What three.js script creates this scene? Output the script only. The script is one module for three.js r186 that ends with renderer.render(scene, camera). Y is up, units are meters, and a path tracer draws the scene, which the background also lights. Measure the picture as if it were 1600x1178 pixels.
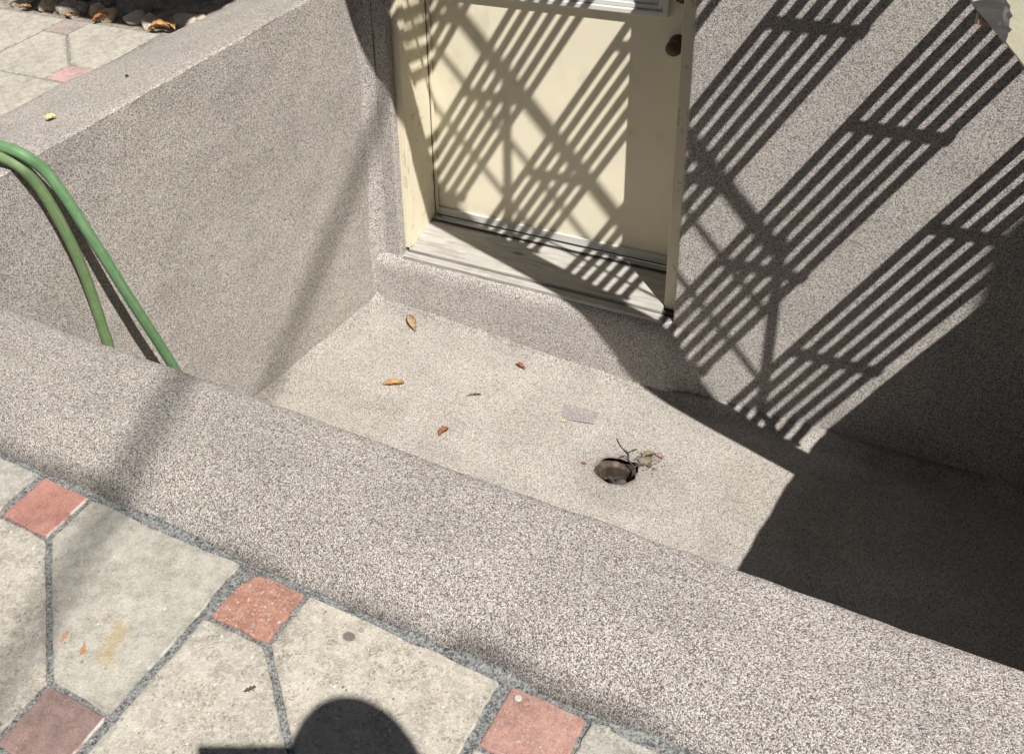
import * as THREE from 'three';
import { RoundedBoxGeometry } from 'three/addons/geometries/RoundedBoxGeometry.js';
import { mergeGeometries, mergeVertices, toCreasedNormals } from 'three/addons/utils/BufferGeometryUtils.js';
import { MarchingCubes } from 'three/addons/objects/MarchingCubes.js';

// ---------------------------------------------------------------- camera, sky, sun, exposure
const scene = new THREE.Scene();
const camera = new THREE.PerspectiveCamera(35.87, 1600 / 1178, 0.02, 3000);
camera.position.set(2.1371, 2.5087, 3.7995);
camera.rotation.set(-0.52375, 0.64409, -0.11602, 'YXZ');
camera.setViewOffset(1600, 1178, 324.1, 236.3, 1600, 1178);       // the photograph is a crop: its optical axis is off centre
const SUN = new THREE.Vector3(1.09, 2.0, 1.0).normalize();

// clear deep blue sky, paler towards the horizon and round the sun (no sun disc)
const SW = 256, SH = 128, skyData = new Float32Array(SW * SH * 4);
for (let j = 0, i = 0; j < SH; j++) for (let k = 0; k < SW; k++, i += 4) {
  const el = ((j + 0.5) / SH - 0.5) * Math.PI, az = ((k + 0.5) / SW - 0.5) * 2 * Math.PI, y = Math.sin(el), c = Math.cos(el);
  const mu = Math.max(0, c * Math.cos(az) * SUN.x + y * SUN.y + c * Math.sin(az) * SUN.z), h = Math.pow(1 - Math.max(0, y), 3.2), glow = 0.05 * Math.pow(mu, 6);
  const col = y >= 0 ? [0.030 + 0.080 * h + glow, 0.054 + 0.082 * h + glow * 0.97, 0.108 + 0.080 * h + glow * 0.95] : [0.10, 0.095, 0.085];
  skyData[i] = col[0]; skyData[i + 1] = col[1]; skyData[i + 2] = col[2]; skyData[i + 3] = 1;
}
const skyTex = new THREE.DataTexture(skyData, SW, SH, THREE.RGBAFormat, THREE.FloatType);
skyTex.mapping = THREE.EquirectangularReflectionMapping; skyTex.magFilter = THREE.LinearFilter; skyTex.needsUpdate = true;
scene.background = skyTex; scene.environment = skyTex;

const sun = new THREE.DirectionalLight(new THREE.Color(1.0, 0.95, 0.885), 5.0);
sun.name = 'sun';
sun.position.copy(SUN).multiplyScalar(30).add(new THREE.Vector3(1, 0, 1));
sun.target.position.set(1, 0, 1);
sun.castShadow = true;
sun.shadow.mapSize.set(4096, 4096);
Object.assign(sun.shadow.camera, { left: -12, right: 12, top: 12, bottom: -12, near: 1, far: 80 });
sun.shadow.radius = 0.65;
scene.add(sun, sun.target);

const renderer = new THREE.WebGLRenderer({ antialias: true });
renderer.setSize(1024, 753);
renderer.toneMapping = THREE.LinearToneMapping;
renderer.toneMappingExposure = 1.44;
renderer.shadowMap.enabled = true;

// ---------------------------------------------------------------- helpers
function rng(seed) { let s = seed >>> 0; return () => { s = (s + 0x6d2b79f5) | 0; let t = Math.imul(s ^ (s >>> 15), 1 | s); t = (t + Math.imul(t ^ (t >>> 7), 61 | t)) ^ t; return ((t ^ (t >>> 14)) >>> 0) / 4294967296; }; }
const R0 = rng(7);
const hash2 = (x, y, s) => { let h = Math.imul(x, 374761393) + Math.imul(y, 668265263) + Math.imul(s, 2147483647 ^ 0x51ed27) | 0; h = Math.imul(h ^ (h >>> 13), 1274126177); return ((h ^ (h >>> 16)) >>> 0) / 4294967296; };
const mod = (a, n) => { a %= n; return a < 0 ? a + n : a; };
const lerp = (a, b, t) => a + (b - a) * t;
const sm = (a, b, x) => { const t = Math.min(1, Math.max(0, (x - a) / (b - a))); return t * t * (3 - 2 * t); };
const NT = new Float32Array(512 * 512); { const r = rng(99); for (let i = 0; i < NT.length; i++) NT[i] = r(); }
// value noise that repeats every n cells
function vnoise(x, y, n, s) {
  const xi = Math.floor(x), yi = Math.floor(y), fx = x - xi, fy = y - yi, u = fx * fx * (3 - 2 * fx), v = fy * fy * (3 - 2 * fy);
  const so = s * 71, to = s * 113, i0 = ((mod(xi, n) + so) & 511), i1 = ((mod(xi + 1, n) + so) & 511), j0 = ((mod(yi, n) + to) & 511) << 9, j1 = ((mod(yi + 1, n) + to) & 511) << 9;
  const a = NT[j0 | i0], b = NT[j1 | i0]; return a + (NT[j0 | i1] - a) * u + (b + (NT[j1 | i1] - b) * u - a - (NT[j0 | i1] - a) * u) * v;
}
function fbm(x, y, n, s, o = 4) { let a = 0, w = 0.5, t = 0; for (let k = 0; k < o; k++) { a += w * vnoise(x, y, n, s + k * 17); t += w; x *= 2; y *= 2; n *= 2; w *= 0.5; } return a / t; }
const noise3 = (x, y, z, s = 3) => { const zi = Math.floor(z), f = z - zi, u = f * f * (3 - 2 * f); return lerp(vnoise(x, y, 4096, s + zi * 31), vnoise(x, y, 4096, s + (zi + 1) * 31), u); };
const enc = (v) => { v = Math.min(1, Math.max(0, v)); return 255 * (v <= 0.0031308 ? 12.92 * v : 1.055 * Math.pow(v, 1 / 2.4) - 0.055); };
function dataTex(w, h, data, srgb, rep) {
  const t = new THREE.DataTexture(data, w, h, THREE.RGBAFormat);
  t.wrapS = t.wrapT = THREE.RepeatWrapping; t.magFilter = THREE.LinearFilter; t.minFilter = THREE.LinearMipmapLinearFilter; t.generateMipmaps = true;
  if (srgb) t.colorSpace = THREE.SRGBColorSpace;
  if (rep) t.repeat.set(rep, rep);
  t.needsUpdate = true; return t;
}
function colorTex(w, h, fn, rep) { const d = new Uint8Array(w * h * 4); for (let y = 0, i = 0; y < h; y++) for (let x = 0; x < w; x++, i += 4) { const c = fn(x, y); d[i] = enc(c[0]); d[i + 1] = enc(c[1]); d[i + 2] = enc(c[2]); d[i + 3] = 255; } return dataTex(w, h, d, true, rep); }
function greyTex(w, h, fn, rep) { const d = new Uint8Array(w * h * 4); for (let y = 0, i = 0; y < h; y++) for (let x = 0; x < w; x++, i += 4) { const c = Math.min(1, Math.max(0, fn(x, y))) * 255; d[i] = d[i + 1] = d[i + 2] = c; d[i + 3] = 255; } return dataTex(w, h, d, false, rep); }

function shade(o) { o.traverse((m) => { if (m.isMesh) { m.castShadow = true; m.receiveShadow = true; } }); return o; }
function mesh(name, geo, mat, parent = scene) { const m = new THREE.Mesh(geo, mat); m.name = name; parent.add(m); return m; }
const used = {};
function numbered(n) { const k = used[n] = (used[n] ?? -1) + 1; return k ? n + '_' + String(k).padStart(3, '0') : n; }
function thing(name, label, category, pos = [0, 0, 0], group) {
  const g = new THREE.Group(); g.name = numbered(name); g.position.set(...pos); scene.add(g);
  g.userData = { label, category }; if (group) g.userData.group = group; return g;
}
function structure(name, pos = [0, 0, 0]) { const g = new THREE.Group(); g.name = name; g.position.set(...pos); g.userData.kind = 'structure'; scene.add(g); return g; }
// box-projected uv, in metres
function boxUV(geo, k = 1, ox = 0, oy = 0) {
  const g = geo.index ? geo.toNonIndexed() : geo; const p = g.attributes.position, uv = new Float32Array(p.count * 2);
  const a = new THREE.Vector3(), b = new THREE.Vector3(), c = new THREE.Vector3(), n = new THREE.Vector3();
  for (let i = 0; i < p.count; i += 3) {
    a.fromBufferAttribute(p, i); b.fromBufferAttribute(p, i + 1); c.fromBufferAttribute(p, i + 2);
    n.subVectors(b, a).cross(c.clone().sub(a)); const X = Math.abs(n.x), Y = Math.abs(n.y), Z = Math.abs(n.z);
    [a, b, c].forEach((v, j) => { let s, t; if (Y >= X && Y >= Z) { s = v.x; t = v.z; } else if (X >= Z) { s = v.z; t = v.y; } else { s = v.x; t = v.y; } uv[(i + j) * 2] = s * k + ox; uv[(i + j) * 2 + 1] = t * k + oy; });
  }
  g.setAttribute('uv', new THREE.BufferAttribute(uv, 2)); return g;
}
function box(w, h, d, x, y, z, r = 0.002, seg = 2) { const g = r ? new RoundedBoxGeometry(w, h, d, seg, Math.min(r, w / 2.01, h / 2.01, d / 2.01)) : new THREE.BoxGeometry(w, h, d); g.translate(x, y, z); return g; }
// a skin over rows of points
function loft(rows, uvFn, smooth = true) {
  const nu = rows.length, nv = rows[0].length, pos = new Float32Array(nu * nv * 3), uv = new Float32Array(nu * nv * 2), idx = [];
  for (let i = 0; i < nu; i++) for (let j = 0; j < nv; j++) { const k = i * nv + j, q = rows[i][j]; pos[k * 3] = q[0]; pos[k * 3 + 1] = q[1]; pos[k * 3 + 2] = q[2]; const t = uvFn(i, j, q); uv[k * 2] = t[0]; uv[k * 2 + 1] = t[1]; }
  for (let i = 0; i < nu - 1; i++) for (let j = 0; j < nv - 1; j++) { const a = i * nv + j, b = a + nv; idx.push(a, b, a + 1, b, b + 1, a + 1); }
  const g = new THREE.BufferGeometry(); g.setAttribute('position', new THREE.BufferAttribute(pos, 3)); g.setAttribute('uv', new THREE.BufferAttribute(uv, 2)); g.setIndex(idx);
  g.computeVertexNormals(); return g;
}
function prism(pts, depth, bevel = 0.002) { const s = new THREE.Shape(pts.map((q) => new THREE.Vector2(q[0], q[1]))); return new THREE.ExtrudeGeometry(s, { depth, bevelEnabled: bevel > 0, bevelSize: bevel, bevelThickness: bevel, bevelOffset: -bevel, bevelSegments: 2 }); }

// ---------------------------------------------------------------- stucco: thrown pebble grain, one cell = one grain
const ST = 2048, CELL = 5.12, NC = ST / CELL;                       // 400 cells over 0.65 m: 1.6 mm grains
const cellX = new Float32Array(NC * NC), cellY = new Float32Array(NC * NC), cellC = new Uint8Array(NC * NC), cellV = new Float32Array(NC * NC), cellH = new Float32Array(NC * NC);
{ const r = rng(11); for (let i = 0; i < NC * NC; i++) { cellX[i] = r(); cellY[i] = r(); const t = r(); cellC[i] = t < 0.46 ? 0 : t < 0.72 ? 1 : t < 0.94 ? 2 : t < 0.985 ? 3 : 4; cellV[i] = 0.84 + 0.32 * r(); cellH[i] = r(); } }
const GRAIN = [[0.645, 0.618, 0.592], [0.44, 0.41, 0.386], [0.20, 0.181, 0.172], [0.43, 0.345, 0.32], [0.50, 0.455, 0.375]];
const sCol = new Uint8Array(ST * ST * 4), fCol = new Uint8Array(ST * ST * 4), sBmp = new Uint8Array(ST * ST * 4);
for (let y = 0, i = 0; y < ST; y++) for (let x = 0; x < ST; x++, i += 4) {
  const gx = x / CELL, gy = y / CELL, cx = Math.floor(gx), cy = Math.floor(gy); let best = 9, sec = 9, id = 0;
  for (let v = -1; v <= 1; v++) for (let u = -1; u <= 1; u++) { const X = cx + u, Y = cy + v, k = mod(Y, NC) * NC + mod(X, NC), dx = X + cellX[k] - gx, dy = Y + cellY[k] - gy, d = dx * dx + dy * dy; if (d < best) { sec = best; best = d; id = k; } else if (d < sec) sec = d; }
  const c = GRAIN[cellC[id]], e = sm(0, 0.22, Math.sqrt(sec) - Math.sqrt(best)), lo = 0.90 + 0.2 * fbm(x / 256, y / 256, 8, 5, 3), v = cellV[id] * lo * (0.80 + 0.20 * e);
  const m = [0.385, 0.37, 0.345], cr = [0.915, 0.912, 0.897];
  for (let q = 0; q < 3; q++) { sCol[i + q] = enc(c[q] * v); fCol[i + q] = enc(lerp(m[q], c[q] * 0.86 * cellV[id], 0.80) * lo * cr[q] * 1.08); }
  const h = (0.25 + 0.75 * cellH[id]) * e * (1 - 0.5 * best); sBmp[i] = sBmp[i + 1] = sBmp[i + 2] = 255 * Math.min(1, h); sCol[i + 3] = fCol[i + 3] = sBmp[i + 3] = 255;
}
const tStucco = dataTex(ST, ST, sCol, true), tFloor = dataTex(ST, ST, fCol, true), tStuccoBump = dataTex(ST, ST, sBmp, false);
const UVK = 1.3, UVW = 0.98;                                   // walls farther off carry a coarser throw
const mStucco = new THREE.MeshStandardMaterial({ map: tStucco, bumpMap: tStuccoBump, bumpScale: 0.0034, roughness: 0.93, vertexColors: false });
const mStuccoV = new THREE.MeshStandardMaterial({ map: tStucco, bumpMap: tStuccoBump, bumpScale: 0.0038, roughness: 0.93, vertexColors: true });
const mFloor = new THREE.MeshStandardMaterial({ map: tFloor, bumpMap: tStuccoBump, bumpScale: 0.0022, roughness: 0.93, vertexColors: true });
function paint(geo, fn) { const p = geo.attributes.position, c = new Float32Array(p.count * 3); for (let i = 0; i < p.count; i++) { const q = fn(p.getX(i), p.getY(i), p.getZ(i)); c[i * 3] = q[0]; c[i * 3 + 1] = q[1]; c[i * 3 + 2] = q[2]; } geo.setAttribute('color', new THREE.BufferAttribute(c, 3)); return geo; }

// ---------------------------------------------------------------- other materials
const std = (c, roughness = 0.8, extra = {}) => new THREE.MeshStandardMaterial({ color: Array.isArray(c) ? new THREE.Color().setRGB(...c) : c, roughness, ...extra });
const tOrange = greyTex(512, 512, (x, y) => 0.6 * fbm(x / 8, y / 8, 64, 3, 2) + 0.4 * fbm(x / 2.5, y / 2.5, 204, 9, 1), 1);
const tDoor = colorTex(512, 1024, (x, y) => { const n = fbm(x / 64, y / 64, 8, 21, 4), s = fbm(x / 4, y / 90, 128, 6, 2); const k = 0.94 + 0.09 * n - 0.02 * s; const d = 1 - 0.10 * sm(70, 0, y) * (0.4 + n); const g = 1 - 0.10 * sm(0.60, 0.75, fbm(x / 30, y / 110, 4096, 31, 4)) - 0.16 * sm(60, 0, y) * fbm(x / 12, y / 12, 4096, 37, 3); return [0.775 * k * d * g, 0.725 * k * d * g, 0.58 * k * d * g * (1 - 0.04 * n)]; });
const mDoor = new THREE.MeshStandardMaterial({ map: tDoor, bumpMap: tOrange, bumpScale: 0.0004, roughness: 0.55 });
const tJamb = colorTex(512, 1024, (x, y) => { const n = fbm(x / 40, y / 120, 12, 33, 4), g = fbm(x / 3, y / 160, 170, 8, 3); let k = 0.9 + 0.16 * n; const chip = sm(0.70, 0.74, fbm(x / 14, y / 40, 36, 50, 3)); let c = [0.74 * k, 0.68 * k, 0.52 * k]; const b = [0.40, 0.31, 0.2]; c = c.map((v, i) => lerp(v, b[i], chip * 0.4 + 0.22 * sm(0.55, 0.8, g) * sm(200, 0, y))); return c; });
const mJamb = new THREE.MeshStandardMaterial({ map: tJamb, bumpMap: tOrange, bumpScale: 0.0006, roughness: 0.65 });
const tSill = colorTex(1024, 256, (x, y) => { const wy = y + 14 * fbm(x / 150, y / 60, 4096, 77, 2); const g = fbm(x / 90 + 3, wy / 9, 4096, 71, 5), k = fbm(x / 34, y / 10, 4096, 12, 3), crack = sm(0.66, 0.72, fbm(x / 160, wy / 7, 4096, 90, 2)); const v = 0.25 + 0.15 * g + 0.10 * k; const c = [v * 1.0, v * 0.965, v * 0.895]; const kn = Math.hypot((x - 420) / 26, (y - 120) / 9), kd = sm(1.3, 0.5, kn); return c.map((q) => q * (1 - 0.22 * crack) * (1 - 0.5 * kd)); });
const tSillB = greyTex(1024, 256, (x, y) => { const wy = y + 14 * fbm(x / 150, y / 60, 4096, 77, 2); return fbm(x / 90 + 3, wy / 9, 4096, 71, 5) - 0.5 * sm(0.66, 0.72, fbm(x / 160, wy / 7, 4096, 90, 2)); });
const mSill = new THREE.MeshStandardMaterial({ map: tSill, bumpMap: tSillB, bumpScale: 0.0014, roughness: 0.85 });
const tWood = colorTex(512, 512, (x, y) => { const g = fbm(x / 4, y / 90, 128, 40, 4), n = fbm(x / 60, y / 60, 9, 4, 3); const v = 0.16 + 0.20 * g + 0.08 * n; return [v, v * 0.86, v * 0.70]; });
const mWood = new THREE.MeshStandardMaterial({ map: tWood, roughness: 0.85 });
const tCream = colorTex(512, 512, (x, y) => { const n = fbm(x / 50, y / 50, 10, 61, 4), g = fbm(x / 3, y / 60, 170, 62, 2); const k = 0.86 + 0.18 * n - 0.10 * sm(0.6, 0.8, g); return [0.62 * k, 0.605 * k, 0.46 * k]; });
const mCream = new THREE.MeshStandardMaterial({ map: tCream, bumpMap: tOrange, bumpScale: 0.0006, roughness: 0.6 });
const tDarkPlate = colorTex(256, 256, (x, y) => { const g = fbm(x / 24, y / 4, 10, 81, 4); const v = 0.035 + 0.08 * g + 0.10 * sm(0.58, 0.72, fbm(x / 30, y / 30, 4096, 88, 4)); return [v * 1.03, v, v * 0.98]; });
const mDarkPlate = new THREE.MeshStandardMaterial({ map: tDarkPlate, roughness: 0.95 });
const mWhite = std([0.62, 0.62, 0.60], 0.45), mSweep = std([0.52, 0.525, 0.50], 0.55), mGasket = std([0.045, 0.04, 0.035], 0.8);
const mAlu = std([0.36, 0.35, 0.33], 0.6);
const mBrass = std([0.075, 0.055, 0.035], 0.42, { metalness: 0.5 });
const mGlass = new THREE.MeshPhysicalMaterial({ color: 0xffffff, roughness: 0.03, transmission: 1, thickness: 0, ior: 1.5 });
const mBlind = std([0.7, 0.7, 0.68], 0.6);
const mSoilTex = colorTex(512, 512, (x, y) => { const n = fbm(x / 20, y / 20, 26, 14, 5), g = hash2(x >> 1, y >> 1, 9); const v = 0.10 + 0.30 * n * n + 0.04 * g; return [v * 1.12, v, v * 0.82]; });
const mSoil = new THREE.MeshStandardMaterial({ map: mSoilTex, roughness: 1 });
const tGround = colorTex(1024, 1024, (x, y) => { const n = fbm(x / 90, y / 90, 11, 15, 5), g = hash2(x, y, 4); const v = 0.20 + 0.12 * n + 0.05 * g; return [v * 1.05, v, v * 0.9]; }, 0.25);
const mGround = new THREE.MeshStandardMaterial({ map: tGround, roughness: 1 });

// ---------------------------------------------------------------- ground sheet with the sunken entrance cut out of it
{
  const s = new THREE.Shape([[-250, -250], [250, -250], [250, 250], [-250, 250]].map((q) => new THREE.Vector2(...q)));
  s.holes.push(new THREE.Path([[-0.48, -0.1], [-0.5, 2.56], [2.75, 2.56], [2.9, -0.1]].map((q) => new THREE.Vector2(...q))));
  const g = new THREE.ShapeGeometry(s); g.rotateX(Math.PI / 2); g.translate(0, 0.975, 0);
  const p = g.attributes.position; const idx = g.index.array; for (let i = 0; i < idx.length; i += 3) { const t = idx[i]; idx[i] = idx[i + 1]; idx[i + 1] = t; } g.computeVertexNormals();
  const uv = g.attributes.uv; for (let i = 0; i < p.count; i++) uv.setXY(i, p.getX(i), p.getZ(i));
  mesh('ground', g, mGround).userData.kind = 'structure';
}

// ---------------------------------------------------------------- pit floor with the round drain opening
const DR = [1.094, 0.766, 0.067];                                   // drain centre x, z, radius
const leftX = (z) => -0.135 - 0.092 * (z - 0.3);                    // inner face of the left wall
const rightX = (z) => 2.408 - 0.095 * (z - 1.326);                   // inner face of the right wall
const floorY = (x, z) => {
  let y = -0.30 - 0.082 * sm(-0.35, 1.35, x) + 0.006 * (fbm(x * 3 + 40, z * 3 + 40, 4096, 3, 3) - 0.5);
  const cove = (d, r) => (d < 0 ? r / 1.6 : d < r ? (r - d) * (r - d) / (1.6 * r) : 0);
  y += cove(x - leftX(z), 0.05) + cove(z - 0.31, 0.05) + cove(rightX(z) - x, 0.05);
  const dd = Math.hypot(x - DR[0], z - DR[1]); y -= 0.012 * sm(0.24, 0.06, dd);
  return y;
};
{
  const x0 = -0.5, z0 = 0.2, st = 0.0125, nx = 250, nz = 180, rad = (x, z) => { const a = Math.atan2(z - DR[1], x - DR[0]); return DR[2] * (1 + 0.20 * (fbm(a * 4 + 20, 3, 4096, 8, 4) - 0.5) + 0.34 * Math.exp(-((a + 0.86) ** 2) * 9) * (0.75 + 0.5 * fbm(a * 14 + 40, 5, 4096, 9, 2)) + 0.10 * Math.exp(-((a - 2.6) ** 2) * 12)); };
  const pos = [], inn = [], idx = [], uv = [];
  for (let j = 0; j <= nz; j++) for (let i = 0; i <= nx; i++) {
    let x = x0 + i * st, z = z0 + j * st; const d = Math.hypot(x - DR[0], z - DR[1]), r = rad(x, z), inside = d < r; inn.push(inside);
    if (inside) { const k = r / Math.max(d, 1e-5); x = DR[0] + (x - DR[0]) * k; z = DR[1] + (z - DR[1]) * k; }
    pos.push(x, floorY(x, z), z); uv.push(x * 0.98 + 0.3, z * 0.98 + 0.1);
  }
  for (let j = 0; j < nz; j++) for (let i = 0; i < nx; i++) { const a = j * (nx + 1) + i, b = a + 1, c = a + nx + 1, d = c + 1; if (inn[a] && inn[b] && inn[c] && inn[d]) continue; idx.push(a, c, b, b, c, d); }
  const g = new THREE.BufferGeometry(); g.setAttribute('position', new THREE.Float32BufferAttribute(pos, 3)); g.setAttribute('uv', new THREE.Float32BufferAttribute(uv, 2)); g.setIndex(idx); g.computeVertexNormals();
  paint(g, (x, y, z) => {                                           // dust, old water marks round the drain, grime
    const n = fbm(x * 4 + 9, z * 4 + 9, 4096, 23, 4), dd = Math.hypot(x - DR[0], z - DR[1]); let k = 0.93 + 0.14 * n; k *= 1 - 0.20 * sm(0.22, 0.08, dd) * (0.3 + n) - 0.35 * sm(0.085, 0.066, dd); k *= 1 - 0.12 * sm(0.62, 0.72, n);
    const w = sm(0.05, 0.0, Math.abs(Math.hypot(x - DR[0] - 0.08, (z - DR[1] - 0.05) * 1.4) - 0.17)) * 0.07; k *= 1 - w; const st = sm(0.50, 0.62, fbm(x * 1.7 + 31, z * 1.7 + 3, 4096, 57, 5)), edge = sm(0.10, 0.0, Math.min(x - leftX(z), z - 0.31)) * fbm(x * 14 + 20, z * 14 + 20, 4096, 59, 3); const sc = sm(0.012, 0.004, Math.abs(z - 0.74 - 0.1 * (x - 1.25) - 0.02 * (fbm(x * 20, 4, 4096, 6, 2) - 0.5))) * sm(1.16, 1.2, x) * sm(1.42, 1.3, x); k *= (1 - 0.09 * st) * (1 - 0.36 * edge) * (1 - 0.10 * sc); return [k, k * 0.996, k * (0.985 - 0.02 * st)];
  });
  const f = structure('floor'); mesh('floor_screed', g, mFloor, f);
}
// drain
{
  const d = thing('floor_drain', 'round open drain hole broken into the pale pit floor', 'drain', [DR[0], -0.40, DR[1]]);
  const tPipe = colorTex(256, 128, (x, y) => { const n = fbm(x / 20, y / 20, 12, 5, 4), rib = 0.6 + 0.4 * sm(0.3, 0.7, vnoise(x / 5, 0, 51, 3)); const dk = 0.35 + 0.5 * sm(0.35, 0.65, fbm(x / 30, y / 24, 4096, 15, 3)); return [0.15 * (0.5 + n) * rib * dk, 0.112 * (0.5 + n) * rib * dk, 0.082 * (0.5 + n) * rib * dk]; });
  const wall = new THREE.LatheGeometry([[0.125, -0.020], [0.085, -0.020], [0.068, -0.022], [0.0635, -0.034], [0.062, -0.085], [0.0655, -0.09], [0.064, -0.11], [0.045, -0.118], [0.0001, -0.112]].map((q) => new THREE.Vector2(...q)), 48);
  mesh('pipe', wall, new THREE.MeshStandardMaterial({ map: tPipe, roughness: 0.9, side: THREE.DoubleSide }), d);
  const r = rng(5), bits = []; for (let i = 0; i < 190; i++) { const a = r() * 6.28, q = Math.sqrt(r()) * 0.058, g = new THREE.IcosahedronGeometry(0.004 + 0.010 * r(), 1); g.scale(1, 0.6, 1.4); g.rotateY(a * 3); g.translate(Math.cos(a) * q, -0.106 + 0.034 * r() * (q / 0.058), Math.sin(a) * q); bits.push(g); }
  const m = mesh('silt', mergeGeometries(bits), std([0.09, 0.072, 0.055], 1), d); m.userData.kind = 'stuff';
  for (let k = 0; k < 9; k++) { const a = -0.9 + k * 0.19, g = box(0.006 + 0.003 * r(), 0.07 + 0.04 * r(), 0.006, 0, -0.07 - 0.01 * r(), 0.0605, 0.001); g.rotateY(a + Math.PI / 2); mesh('rib', g, std(k % 2 ? [0.10, 0.085, 0.07] : [0.22, 0.20, 0.175], 0.9), d); }
  { const g = box(0.016, 0.10, 0.012, 0, 0, 0, 0.003); g.rotateZ(0.35); g.rotateX(0.3); g.translate(-0.008, -0.075, -0.018); mesh('splinter', g, std([0.055, 0.045, 0.036], 0.9), d); }
  { const g = box(0.05, 0.006, 0.03, 0, 0, 0, 0.002); g.rotateX(0.5); g.rotateY(0.6); g.translate(-0.018, -0.09, 0.02); mesh('chip', g, std([0.40, 0.35, 0.27], 0.9), d); }
  const br = []; for (let k = 0; k < 2; k++) br.push(box(0.05, 0.004, 0.007, 0, 0, 0, 0.001).rotateZ(0.25).rotateY(0.5 + k * 0.7).translate(-0.012 + k * 0.012, -0.045 - k * 0.01, -0.02 + k * 0.012));
  br.forEach((g) => mesh('splinter', g, std([0.05, 0.043, 0.035], 0.9), d));
}

// ---------------------------------------------------------------- stuccoed walls of the sunken entrance
function wavy(geo, amp, f, s, dir) { const p = geo.attributes.position, n = geo.attributes.normal; for (let i = 0; i < p.count; i++) { const x = p.getX(i), y = p.getY(i), z = p.getZ(i), w = amp * ((noise3(x * f, y * f, z * f, s) - 0.5) + 0.4 * (noise3(x * f * 4, y * f * 4, z * f * 4, s + 5) - 0.5)); p.setXYZ(i, x + n.getX(i) * w, y + n.getY(i) * w, z + n.getZ(i) * w); } geo.computeVertexNormals(); return geo; }
function dense(P, step) { const o = []; for (let i = 0; i < P.length - 1; i++) { const a = P[i], b = P[i + 1], L = Math.hypot(b[0] - a[0], b[1] - a[1]), n = Math.max(1, Math.round(L / step)); for (let k = 0; k < n; k++) o.push([lerp(a[0], b[0], k / n), lerp(a[1], b[1], k / n)]); } o.push(P[P.length - 1]); return o; }
function along(P) { const d = [0]; for (let i = 1; i < P.length; i++) d.push(d[i - 1] + Math.hypot(P[i][0] - P[i - 1][0], P[i][1] - P[i - 1][1])); return d; }
let footFillet;
// front wall: profile (z, y) swept along x
{
  const prof = dense([[2.385, -0.6], [2.385, 0.9], [2.386, 1.042], [2.389, 1.053], [2.396, 1.060], [2.410, 1.065], [2.46, 1.068], [2.53, 1.066], [2.59, 1.061], [2.635, 1.053], [2.668, 1.041], [2.690, 1.026], [2.706, 1.011], [2.720, 1.000], [2.742, 0.993], [2.76, 0.97]], 0.016), d = along(prof), rows = [];
  for (let x = -0.9; x <= 4.6; x += 0.016) rows.push(prof.map((q) => [x, q[1] - (q[1] > 1.03 && q[0] < 2.43 ? 0.009 * Math.max(0, fbm(x * 14, 7, 4096, 61, 4) - 0.5) : 0), q[0] + (0.006 + 0.009 * sm(0, 2.3, x)) * sm(2.6, 2.45, q[0])]));
  const g = loft(rows, (i, j, q) => [q[0] * UVK, d[j] * UVK]); wavy(g, 0.005, 5, 3);
  { const idx = g.index.array; for (let i = 0; i < idx.length; i += 3) { const t = idx[i]; idx[i] = idx[i + 1]; idx[i + 1] = t; } g.computeVertexNormals(); }
  paint(g, (x, y, z) => {                                           // mortar smears and grime along the foot
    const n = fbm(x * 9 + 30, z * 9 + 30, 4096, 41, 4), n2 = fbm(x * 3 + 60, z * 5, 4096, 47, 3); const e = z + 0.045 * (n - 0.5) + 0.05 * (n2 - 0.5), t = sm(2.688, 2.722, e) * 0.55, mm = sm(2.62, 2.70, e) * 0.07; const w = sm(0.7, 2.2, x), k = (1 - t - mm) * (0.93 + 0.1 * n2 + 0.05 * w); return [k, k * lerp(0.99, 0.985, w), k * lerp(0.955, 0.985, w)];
  });
  const w = thing('low_wall', 'low rounded speckled stucco wall running diagonally across the foreground', 'wall', [0, 0, 0]); mesh('stucco', g, mStuccoV, w);
  const fr = []; for (let x = -0.9; x <= 4.4; x += 0.012) { const n = fbm(x * 7 + 20, 5, 4096, 52, 4), m = fbm(x * 22 + 20, 9, 4096, 53, 3), z0 = 2.7235 - 0.030 * lerp(0.45, 1.1, sm(0.75, 1.15, x)) * Math.max(0, n - 0.33) - 0.010 * (m - 0.4), z1 = 2.738 + 0.012 * (m - 0.5) + 0.012 * (n - 0.4), r = []; for (let k = 0; k <= 6; k++) { const z = lerp(z0, z1, k / 6), wy = z < 2.706 ? lerp(1.026, 1.011, (z - 2.69) / 0.016) : lerp(1.011, 0.997, Math.min(1, (z - 2.706) / 0.02)); r.push([x, (k === 0 ? -0.004 : k === 6 ? -0.006 : 0.0045 + 0.003 * (fbm(x * 40, z * 40, 4096, 5, 2) - 0.5)) + wy, z]); } fr.push(r); }
  const fg = loft(fr, (i, j, q) => [q[0], q[2]]); { const idx = fg.index.array; for (let i = 0; i < idx.length; i += 3) { const t = idx[i]; idx[i] = idx[i + 1]; idx[i + 1] = t; } fg.computeVertexNormals(); } footFillet = mesh('mortar_fillet', fg, mStucco, w);
}
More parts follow.
